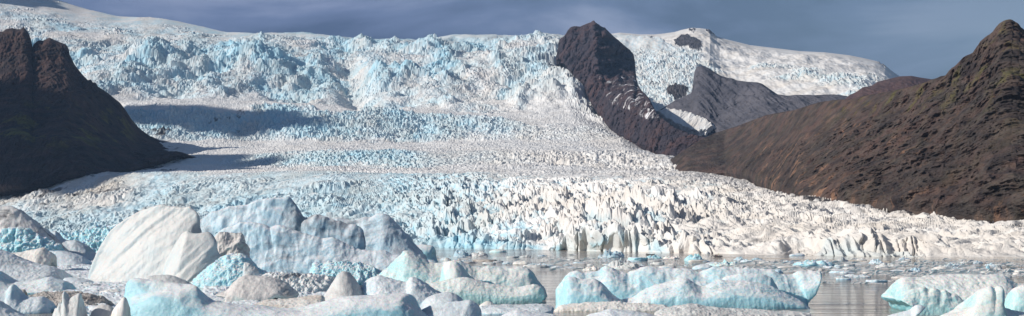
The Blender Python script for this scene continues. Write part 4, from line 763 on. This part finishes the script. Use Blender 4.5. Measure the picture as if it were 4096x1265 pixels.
FL = [
 (1845,1027,62,22,'rubble',M_blue,'white rubble heap floating below the ice cliff, left of the rounded lumps'),
 (1915,1027,78,13,'rubble',M_white,'chain of rounded white ice lumps right of the white rubble heap'),
 (1990,1010,70,12,'dome',M_green,'pale green domed floe closest to the ice cliff'),
 (1941,1046,98,6,'slab',M_dirty,'thin brown dirty floe lying flat on the calm water'),
 (1958,1059,52,8,'slab',M_white,'small flat white floe below the thin brown one'),
 (2030,1056,44,9,'dome',M_blue,'small rounded blue floe left of the cream double floe'),
 (2091,1058,78,12,'hump',M_cream,'cream double humped floe in the middle of the channel'),
 (2143,1071,100,9,'slab',M_white,'long flat white floe in the gap between the two big turquoise icebergs'),
 (1790,1046,32,12,'hump',M_white,'little white lump just above the left crest of the two crested iceberg'),
 (1838,1048,20,14,'spire',M_grey,'small grey pointed lump beside the two crested iceberg'),
 (1877,1053,46,5,'slab',M_grey,'flat grey sliver of ice beside the small grey pointed lump'),
 (2049,1032,50,6,'slab',M_white,'thin white floe in the upper channel, left of a second thin one'),
 (2103,1030,46,7,'rubble',M_white,'thin knobbly white floe in the upper channel'),
 (2284,1046,32,8,'slab',M_white,'small white floe with a flat top left of the two stacked thin floes'),
 (2300,1046,60,8,'hump',M_white,'upper of two thin white floes lying side by side'),
 (2318,1054,48,5,'slab',M_blue,'lower bluish thin floe just under the thin white one'),
 (2448,1031,107,18,'rubble',M_blue,'broad hummocky white floe left of the inflatable boat'),
 (2552,1044,80,13,'slab',M_turq,'flat topped block floe with a shaded blue side below the inflatable boat'),
 (2615,1035,66,11,'rubble',M_turq,'jagged blue white floe directly below the inflatable boat'),
 (2688,1036,70,7,'rubble',M_cream,'low crumbly cream floe right of the jagged blue white one'),
 (2779,1044,74,17,'rubble',M_turq,'floe carrying a round white ball of ice'),
 (2636,1060,50,10,'slab',M_white,'small white block floe above the left crest of the long turquoise iceberg'),
 (2690,1062,40,7,'hump',M_grey,'small greyish rounded floe right of the small white block floe'),
 (2503,1079,150,26,'rubble',M_white,'wide snowy hummock field directly behind the long turquoise iceberg'),
 (2372,1083,84,10,'rubble',M_cream,'low cream rubble floe left of the wide snowy hummock field'),
 (2816,1078,84,18,'dome',M_blue,'smooth pale blue wedge behind the middle of the long turquoise iceberg'),
 (2910,1066,130,15,'rubble',M_green,'long rubbly greenish floe behind the long turquoise iceberg'),
 (2963,1042,48,9,'rubble',M_blue,'small rough floe right of the inflatable boat with passengers'),
 (3068,1052,46,6,'rubble',M_white,'little crumbly white floe left of the toothed blue floe'),
 (2832,1016,20,8,'hump',M_white,'tiny white hump near the glacier foot above the passenger boat'),
 (3193,1024,68,9,'hump',M_blue,'blue slab floe just off the low glacier foot'),
 (3270,1065,170,17,'teeth',M_turq,'long blue floe with a row of rounded teeth'),
 (3372,1050,52,13,'rubble',M_white,'white knobbly floe right above the end of the toothed floe'),
 (3400,1066,46,9,'slab',M_white,'white flat floe at the right end of the toothed floe'),
 (3117,1095,40,11,'rubble',M_blue,'small rough floe behind the overhanging tip of the long turquoise iceberg'),
 (3285,1084,24,9,'hump',M_grey,'small grey lump below the toothed floe'),
 (3370,1093,90,8,'slab',M_blue,'long thin bluish floe below the toothed floe'),
 (3450,1043,42,7,'rubble',M_white,'small pale floe below the blue ice cliff on the right'),
 (3512,1056,64,12,'rubble',M_blue,'layered white floe left of centre in the right hand ice belt'),
 (3562,1069,100,9,'rubble',M_white,'long crumbly white floe below the layered white one'),
 (3627,1049,38,5,'slab',M_white,'thin small white floe alone near the dark water edge'),
 (3664,1089,54,12,'rubble',M_blue,'bluish heap just above the left end of the flat topped pale iceberg'),
 (3770,1079,60,13,'hump',M_cream,'cream humped floe above the flat topped pale iceberg'),
 (3834,1085,66,9,'rubble',M_slate,'slate blue crumbly floe beside the cream humped one'),
 (3857,1060,12,16,'spire',M_white,'upright white pinnacle of ice standing in the water'),
 (3873,1054,54,5,'slab',M_white,'thin floe right of the upright white pinnacle'),
 (3954,1077,24,17,'spire',M_turq,'small blue pointed floe near the right edge'),
 (3994,1084,42,14,'rubble',M_white,'white knobbly floe right of the small blue pointed one'),
 (4005,1062,48,5,'slab',M_white,'thin white floe farthest out near the right edge'),
 (3919,1084,34,9,'hump',M_cream,'small cream lump left of the small blue pointed floe'),
 (4044,1086,64,7,'rubble',M_grey,'low grey floe trailing right of the white knobbly one'),
 (4073,1101,38,11,'hump',M_cream,'cream block of ice touching the right edge above the flat topped iceberg'),
 (3381,1122,66,8,'slab',M_blue,'flat floe alone on the rippled water right of the overhanging tip'),
 (3511,1131,92,9,'slab',M_slate,'long flat floe nearest to the left end of the flat topped pale iceberg'),
 (3458,1111,70,7,'rubble',M_slate,'grey blue sliver of floe at the lower edge of the ice belt'),
 (390,1106,60,6,'slab',M_blue,'thin blue floe at the foot of the big white slanting iceberg'),
 (300,1085,90,10,'hump',M_slate,'rounded blue floe in the brash left of the big white slanting iceberg'),
 (430,1180,110,18,'hump',M_cream,'cream humped floe behind the pinkish pointed piece'),
 (640,1165,60,14,'hump',M_cream,'pale rounded floe peeping over the square blue block'),
 (350,1150,90,12,'slab',M_white,'flat white floe between the pitted slab and the big white iceberg'),
 (300,1205,80,16,'rubble',M_slate,'slate coloured rough floe above the twisted white figure'),
 (1180,1120,110,16,'rubble',M_blue,'rough blue white floe between the domed and the glassy turquoise icebergs'),
 (1150,1172,90,18,'rubble',M_white,'white broken floe right behind the grey mushroom iceberg'),
]
for k, (x, yb, wp, hp, st, m_, lab) in enumerate(FL): floe(x, yb, wp, hp, st, m_, lab, 200 + k)
# countable small pieces: a few meshes, copied
random.seed(4)
proto = [floe_mesh(3.4, 2.6, 0.55, st, 300 + i) for i, st in enumerate(('hump', 'rubble', 'slab', 'rubble', 'dome', 'spire'))]
base = bpy.data.objects.new('ice_piece', proto[0]); pm = [M_white, M_blue, M_cream, M_slate]
for i, me in enumerate(proto): me.materials.append(pm[i % 4])
SMALL = [(3060, 4096, 1062, 1112, 80), (2250, 3100, 1040, 1078, 32), (1780, 2350, 1022, 1076, 16), (2900, 4096, 1034, 1062, 18)]
cnt = 0
for (x0, x1, y0, y1, n) in SMALL:
    for k in range(n):
        x = random.uniform(x0, x1); yb = random.uniform(y0, y1); D = wd(yb)
        o = base.copy(); o.data = random.choice(proto); sc.collection.objects.link(o); cnt += 1
        o.location = ((x - CX) / F * D, D, -0.03); s_ = random.uniform(0.5, 1.0) ** 1.5 * 1.35; o.scale = (s_ * random.uniform(0.8, 2.2), s_, s_ * random.uniform(0.6, 1.4)); o.rotation_euler.z = random.uniform(-0.5, 0.5)
        tag(o, 'small piece of white ice drifting in the belt of loose ice on the lagoon', 'ice piece', 'small ice pieces drifting on the lagoon')
bpy.data.objects.remove(base)
# uncountable crumbs
def crumbs(name, areas, seed, smin=0.15, smax=0.6):
    rs = np.random.RandomState(seed); V = []; Fc = []; b0 = np.array([(-1, -.6, 0), (1, -.7, 0), (.8, .7, 0), (-.9, .6, 0), (-.35, -.2, 1), (.45, .15, .8)]); f0 = [(0, 1, 5), (0, 5, 4), (1, 2, 5), (2, 3, 5), (3, 4, 5), (3, 0, 4)]
    for (x0, x1, y0, y1, n, flat) in areas:
        cx = rs.uniform(x0, x1, n * 3); cy = rs.uniform(y0, y1, n * 3)
        D = wd(cy); wx_ = (cx - CX) / F * D
        keep = fbm2(wx_ / 60, D / 45, 3, seed) + rs.uniform(-0.25, 0.25, n * 3) > 0.16
        for x_, d_ in list(zip(wx_[keep], D[keep]))[:n]:
            s_ = rs.uniform(smin, smax) * (1 + rs.rand() ** 6 * 3); a = rs.uniform(0, 6.28); st = rs.uniform(1, 3.0)
            q = b0 * np.array([s_ * st, s_, s_ * flat * rs.uniform(0.4, 1.2)]) + rs.uniform(-.15, .15, (6, 3)) * s_; q[:, 2] = np.where(b0[:, 2] == 0, -0.15, q[:, 2])
            V.append(q + np.array([x_, d_, 0])); k = (len(V) - 1) * 6; Fc += [(a_ + k, b_ + k, c_ + k) for a_, b_, c_ in f0]
    me = mesh_from(np.concatenate(V), np.array(Fc), name, smooth=False); return tag(link(name, me, M_white), kind='stuff')
crumbs('brash_ice', [(3000, 4150, 1050, 1112, 2600, 0.7), (2200, 3150, 1034, 1082, 450, 0.6), (1740, 2300, 1020, 1078, 160, 0.5), (3250, 4150, 1038, 1058, 260, 0.6), (3300, 3700, 1108, 1135, 120, 0.5)], 7)
# slush and broken plates between the foreground icebergs
xs = np.linspace(-150, 1720, 900); yy = np.concatenate([np.linspace(1030, 1110, 110), np.linspace(1111, 1330, 170)])
X, Y = np.meshgrid(xs, yy); D = wd(Y); WX = (X - CX) / F * D
f1, ed, val, ox, oy = worley2(WX / 5.5 + 0.4 * fbm2(WX / 4, D / 4, 2, 5), D / 10.0, 92)
hh = 0.9 * (val - 0.25) * sst(0.02, 0.16, ed) + 0.35 * fbm2(WX / 3.0, D / 4.0, 4, 93) + 0.35 * (ox * (val - 0.5))
mask = box(X, Y, 195, 600, 1042, 1400, 20, 6) + box(X, Y, 800, 1330, 1085, 1400, 30, 10) + 0.7 * box(X, Y, 1330, 1700, 1150, 1400, 30, 10) - 0.9 * box(X, Y, 80, 240, 1225, 1400, 15, 10)
Z = hh + 0.25 - 1.6 * (1 - np.clip(mask, 0, 1))
P = np.stack([WX, D, Z], 2); me = mesh_from(P.reshape(-1, 3), grid_faces(*X.shape), 'ice_slush', smooth=False)
tag(link('ice_slush', me, M_blue), kind='stuff')

# ------------------------------------------------------------------ boats and people
def simple(name, col, rough=0.6, spec=0.4):
    m, nt, b, o_ = newmat(name); v = coords(nt); n = noise(nt, v, 6.0, 3)
    nt.links.new(mixc(nt, n, tuple(c * 0.8 for c in col), tuple(min(1, c * 1.2) for c in col)), b.inputs['Base Color']); b.inputs['Roughness'].default_value = rough; b.inputs['Specular IOR Level'].default_value = spec; return m
m_rub = simple('dark_rubber', (0.035, 0.037, 0.042)); m_floor = simple('boat_floor', (0.09, 0.09, 0.09)); m_eng = simple('engine_black', (0.02, 0.02, 0.022), 0.35)
m_suit = simple('navy_suit', (0.03, 0.04, 0.07), 0.8); m_vest = simple('red_vest', (0.28, 0.05, 0.03), 0.8); m_yel = simple('yellow_jacket', (0.75, 0.48, 0.04), 0.7); m_skin = simple('skin', (0.5, 0.32, 0.24), 0.6); m_hat = simple('dark_hat', (0.03, 0.03, 0.035), 0.9)
def tube(pts, rad, nu=12):
    P = np.array(pts, float); n = len(P); T_ = np.gradient(P, axis=0); T_ /= np.linalg.norm(T_, axis=1, keepdims=True); rad = np.broadcast_to(rad, n)
    up = np.array([0, 0, 1.0]); A_ = np.cross(T_, up); A_ /= np.linalg.norm(A_, axis=1, keepdims=True) + 1e-9; B_ = np.cross(A_, T_)
    a = np.linspace(0, 2 * np.pi, nu, endpoint=False)
    R = P[:, None] + rad[:, None, None] * (np.cos(a)[None, :, None] * A_[:, None] + np.sin(a)[None, :, None] * B_[:, None]); return R
def tube_obj(name, pts, rad, mat, parent, nu=12): 
    R = tube(pts, rad, nu); return link(name, close_mesh(np.transpose(R, (1, 0, 2)), name), mat, parent)
def boxm(name, size, loc, mat, parent, bev=0.02):
    bm = bmesh.new(); bmesh.ops.create_cube(bm, size=1.0); bmesh.ops.scale(bm, vec=size, verts=bm.verts); bmesh.ops.bevel(bm, geom=bm.edges[:], offset=bev, segments=2, affect='EDGES'); bmesh.ops.translate(bm, vec=loc, verts=bm.verts)
    me = bpy.data.meshes.new(name); bm.to_mesh(me); bm.free(); return link(name, me, mat, parent)
def boat(label, loc, rz, L=4.8, W=2.0):
    root = bpy.data.objects.new('inflatable_boat', None); sc.collection.objects.link(root); root.location = loc; root.rotation_euler = (0, 0, rz); tag(root, label, 'boat', 'inflatable boats on the lagoon')
    pts = []
    for s_ in (-1, 1):
        side = [(-L / 2 + L * 0.72 * t, s_ * (W / 2 - 0.25), 0.28 + 0.02 * t) for t in np.linspace(0, 1, 14)]
        nose = [(L * 0.22 + L * 0.28 * math.sin(a), s_ * (W / 2 - 0.25) * math.cos(a), 0.30 + 0.30 * math.sin(a) ** 2) for a in np.linspace(0.1, math.pi / 2, 12)]
        arm = side + nose
        pts = pts + arm if s_ == -1 else pts + arm[::-1][1:]
    r = [0.12 + 0.13 * min(1, i / 3, (len(pts) - 1 - i) / 3) for i in range(len(pts))]
    tube_obj('hull_tube', pts, np.array(r), m_rub, root)
    boxm('floor', (L * 0.74, W - 0.7, 0.08), (-L * 0.12, 0, 0.12), m_floor, root); boxm('transom', (0.07, W - 0.6, 0.45), (-L * 0.40, 0, 0.33), m_floor, root)
    boxm('bench', (0.3, W - 0.75, 0.08), (0.1, 0, 0.42), m_floor, root)
    e = boxm('outboard_motor', (0.36, 0.30, 0.46), (-L * 0.46, 0, 0.80), m_eng, root, 0.07); boxm('shaft', (0.12, 0.10, 0.85), (-L * 0.47, 0, 0.15), m_eng, e, 0.03)
    tube_obj('tiller', [(-L * 0.42, 0, 0.72), (-L * 0.36, 0.03, 0.75), (-L * 0.30, 0.06, 0.77)], np.array([0.025] * 3), m_eng, e, 8)
    for s_ in (-1, 1): tube_obj('grab_rope', [(-L * 0.35 + L * 0.6 * t, s_ * (W / 2 + 0.01), 0.38 - 0.05 * abs(math.sin(t * 12))) for t in np.linspace(0, 1, 20)], np.array([0.015] * 20), m_floor, root, 6)
    return root
def person(label, loc, rz, stand, jacket, vest=None, reach=0.0):
    hip = 0.95 if stand else 0.22
    J = {'pel': (0, 0, hip), 'spi': (0.02, 0, hip + 0.28), 'che': (0.04, 0, hip + 0.46), 'nec': (0.06, 0, hip + 0.60), 'hea': (0.08, 0, hip + 0.72), 'cro': (0.09, 0, hip + 0.86)}
    Rr = {'pel': .16, 'spi': .15, 'che': .17, 'nec': .065, 'hea': .10, 'cro': .07}; E = [('pel', 'spi'), ('spi', 'che'), ('che', 'nec'), ('nec', 'hea'), ('hea', 'cro')]
    for s_, k in ((-1, 'l'), (1, 'r')):
        J['sh' + k] = (0.03, s_ * 0.2, hip + 0.50); J['el' + k] = (0.08 + reach * 0.1, s_ * 0.27, hip + 0.24); J['wr' + k] = (0.30 + reach * 0.1, s_ * 0.20, hip + 0.16 + reach * 0.2); J['ha' + k] = (0.38 + reach * 0.1, s_ * 0.18, hip + 0.15 + reach * 0.2)
        J['hp' + k] = (0.0, s_ * 0.10, hip - 0.04); J['kn' + k] = (0.06, s_ * 0.13, 0.50) if stand else (0.42, s_ * 0.16, hip + 0.12)
        J['an' + k] = (0.0, s_ * 0.14, 0.09) if stand else (0.46, s_ * 0.16, hip - 0.26); J['to' + k] = (0.16, s_ * 0.15, 0.04) if stand else (0.62, s_ * 0.17, hip - 0.30)
        for q, v_ in (('sh', .075), ('el', .055), ('wr', .04), ('ha', .045), ('hp', .10), ('kn', .075), ('an', .055), ('to', .045)): Rr[q + k] = v_
        E += [('che', 'sh' + k), ('sh' + k, 'el' + k), ('el' + k, 'wr' + k), ('wr' + k, 'ha' + k), ('pel', 'hp' + k), ('hp' + k, 'kn' + k), ('kn' + k, 'an' + k), ('an' + k, 'to' + k)]
        for f_ in range(5):
            nm = 'f%d' % f_ + k; dy = (f_ - 2) * 0.02; J[nm] = (J['ha' + k][0] + (0.085 if f_ else 0.03), J['ha' + k][1] + (dy if f_ else -s_ * 0.06), J['ha' + k][2] - 0.03); Rr[nm] = 0.010; E.append(('ha' + k, nm))
    names = list(J); me = bpy.data.meshes.new('person'); me.from_pydata([J[n_] for n_ in names], [(names.index(a_), names.index(b_)) for a_, b_ in E], [])
    tmp = bpy.data.objects.new('tmp', me); sc.collection.objects.link(tmp); md = tmp.modifiers.new('s', 'SKIN'); tmp.modifiers.new('u', 'SUBSURF').levels = 1
    for i, n_ in enumerate(names): me.skin_vertices[0].data[i].radius = (Rr[n_], Rr[n_]); me.skin_vertices[0].data[i].use_root = (n_ == 'pel')
    dg = bpy.context.evaluated_depsgraph_get(); me2 = bpy.data.meshes.new_from_object(tmp.evaluated_get(dg)); bpy.data.objects.remove(tmp); me2.materials.clear()
    me2.name = 'person'; me2.materials.append(jacket); me2.materials.append(m_skin); me2.materials.append(m_suit)
    for p in me2.polygons:
        c_ = p.center; p.use_smooth = True
        p.material_index = 1 if (c_.z > hip + 0.60 and c_.z < hip + 0.82 and c_.x > 0.06) or c_.x > 0.34 + reach * 0.1 and abs(c_.y) < 0.3 and c_.z > hip + 0.08 and not (not stand and c_.z < hip + 0.13) else (2 if c_.z < hip + 0.02 else 0)
    o = bpy.data.objects.new('person', me2); sc.collection.objects.link(o); o.location = loc; o.rotation_euler = (0, 0, rz); tag(o, label, 'person')
    hp = sphere_grid(14, 8) * np.array([0.125, 0.115, 0.10]) + np.array([0.07, 0, hip + 0.84]); link('hat', mesh_from(hp.reshape(-1, 3), tube_faces(8, 14), 'hat'), m_hat, o)
    if vest:
        vv = tube([(0.02, 0, hip + 0.12), (0.03, 0, hip + 0.2), (0.04, 0, hip + 0.42), (0.05, 0, hip + 0.54)], np.array([.17, .205, .215, .16]), 16)
        T_ = vv - np.array([0.03, 0, 0]); vv = T_; link('life_jacket', close_mesh(np.transpose(vv, (1, 0, 2)), 'life_jacket'), vest, o)
    return o
def tubev(*a): pass
b1 = at(2601, 1021, wd(1021)); b2 = at(2871, 1028.5, wd(1028.5))
boat('dark inflatable boat with one person at its stern, heading right near the ice cliff', (b1.x, b1.y, 0), 0.12, 4.9)
person('person in dark clothing sitting at the stern of the left boat', (b1.x - 1.45, b1.y - 0.17, 0.22), 0.12, False, m_suit)
boat('dark inflatable boat crowded with passengers, at the head of a long thin wake', (b2.x, b2.y, 0), 2.75, 5.0)
def on2(dx, dy): c_, s_ = math.cos(2.75), math.sin(2.75); return (b2.x + dx * c_ - dy * s_, b2.y + dx * s_ + dy * c_, 0.20)
person('person in a yellow jacket standing in the middle of the crowded boat', on2(-0.4, 0.0), 2.75, True, m_yel)
for i, (dx, dy, rz, lab) in enumerate([(1.35, 0.35, -2.2, 'person in dark clothing sitting at the far side of the crowded boat bow'), (1.35, -0.35, 1.2, 'person in dark clothing sitting at the near side of the crowded boat bow'), (0.5, 0.45, -2.0, 'person in a red vest sitting just in front of the yellow jacket, far side'),
      (0.45, -0.45, 1.1, 'person in a red vest sitting just in front of the yellow jacket, near side'), (-1.2, 0.4, -2.0, 'person in dark clothing sitting behind the yellow jacket, far side'), (-1.7, -0.2, 2.75, 'person in dark clothing steering the crowded boat from its stern')]):
    person(lab, on2(dx, dy), rz + 0.3, False, m_suit, m_vest if 'red' in lab else None)
# wake: low ridges of disturbed water trailing behind the crowded boat to the right
Wk = []
for yk, k in ((1030.5, 0), (1029.2, 1)):
    pts = [(x_, pl([(2885, yk), (3050, yk + 3), (3300, yk + 9 + 2 * k), (3560, yk + 17 + 3 * k)], x_)) for x_ in np.linspace(2885, 3560, 220)]
    Wk.append([( (x_ - CX) / F * wd(y_), wd(y_), -0.10 + 0.03 * math.sin(i * 1.7)) for i, (x_, y_) in enumerate(pts)])
R = np.concatenate([np.transpose(tube(p_, np.linspace(0.16, 0.30, len(p_)), 8), (1, 0, 2))[None] for p_ in Wk])
me = mesh_from(R.reshape(-1, 3), np.concatenate([(lambda i: np.stack([i[:, :-1].ravel(), i[:, 1:].ravel(), np.roll(i, -1, 0)[:, 1:].ravel(), np.roll(i, -1, 0)[:, :-1].ravel()], 1))(np.arange(8 * 220).reshape(8, 220) + k * 8 * 220) for k in range(2)]), 'wake')
tag(link('wake', me, mat_w), kind='structure')
# ------------------------------------------------------------------ haze: the air between the camera and the far ice
mat_h = bpy.data.materials.new('haze'); mat_h.use_nodes = True; nt = mat_h.node_tree; nt.nodes.clear()
pv = nt.nodes.new('ShaderNodeVolumePrincipled'); mo = nt.nodes.new('ShaderNodeOutputMaterial')
pv.inputs['Color'].default_value = (0.40, 0.64, 1.0, 1); pv.inputs['Density'].default_value = 2.1e-5; pv.inputs['Anisotropy'].default_value = 0.0
nt.links.new(pv.outputs[0], mo.inputs['Volume'])
x0, x1, y0, y1, z0, z1 = -9500, 9500, -400, 10800, -460, 1720
vs = np.array([(x, y, z) for z in (z0, z1) for x, y in ((x0, y0), (x1, y0), (x1, y1), (x0, y1))], float)
fs = np.array([(3, 2, 1, 0), (4, 5, 6, 7), (0, 1, 5, 4), (1, 2, 6, 5), (2, 3, 7, 6), (3, 0, 4, 7)])
me = mesh_from(vs, fs, 'haze', smooth=False); tag(link('haze', me, mat_h), kind='stuff')
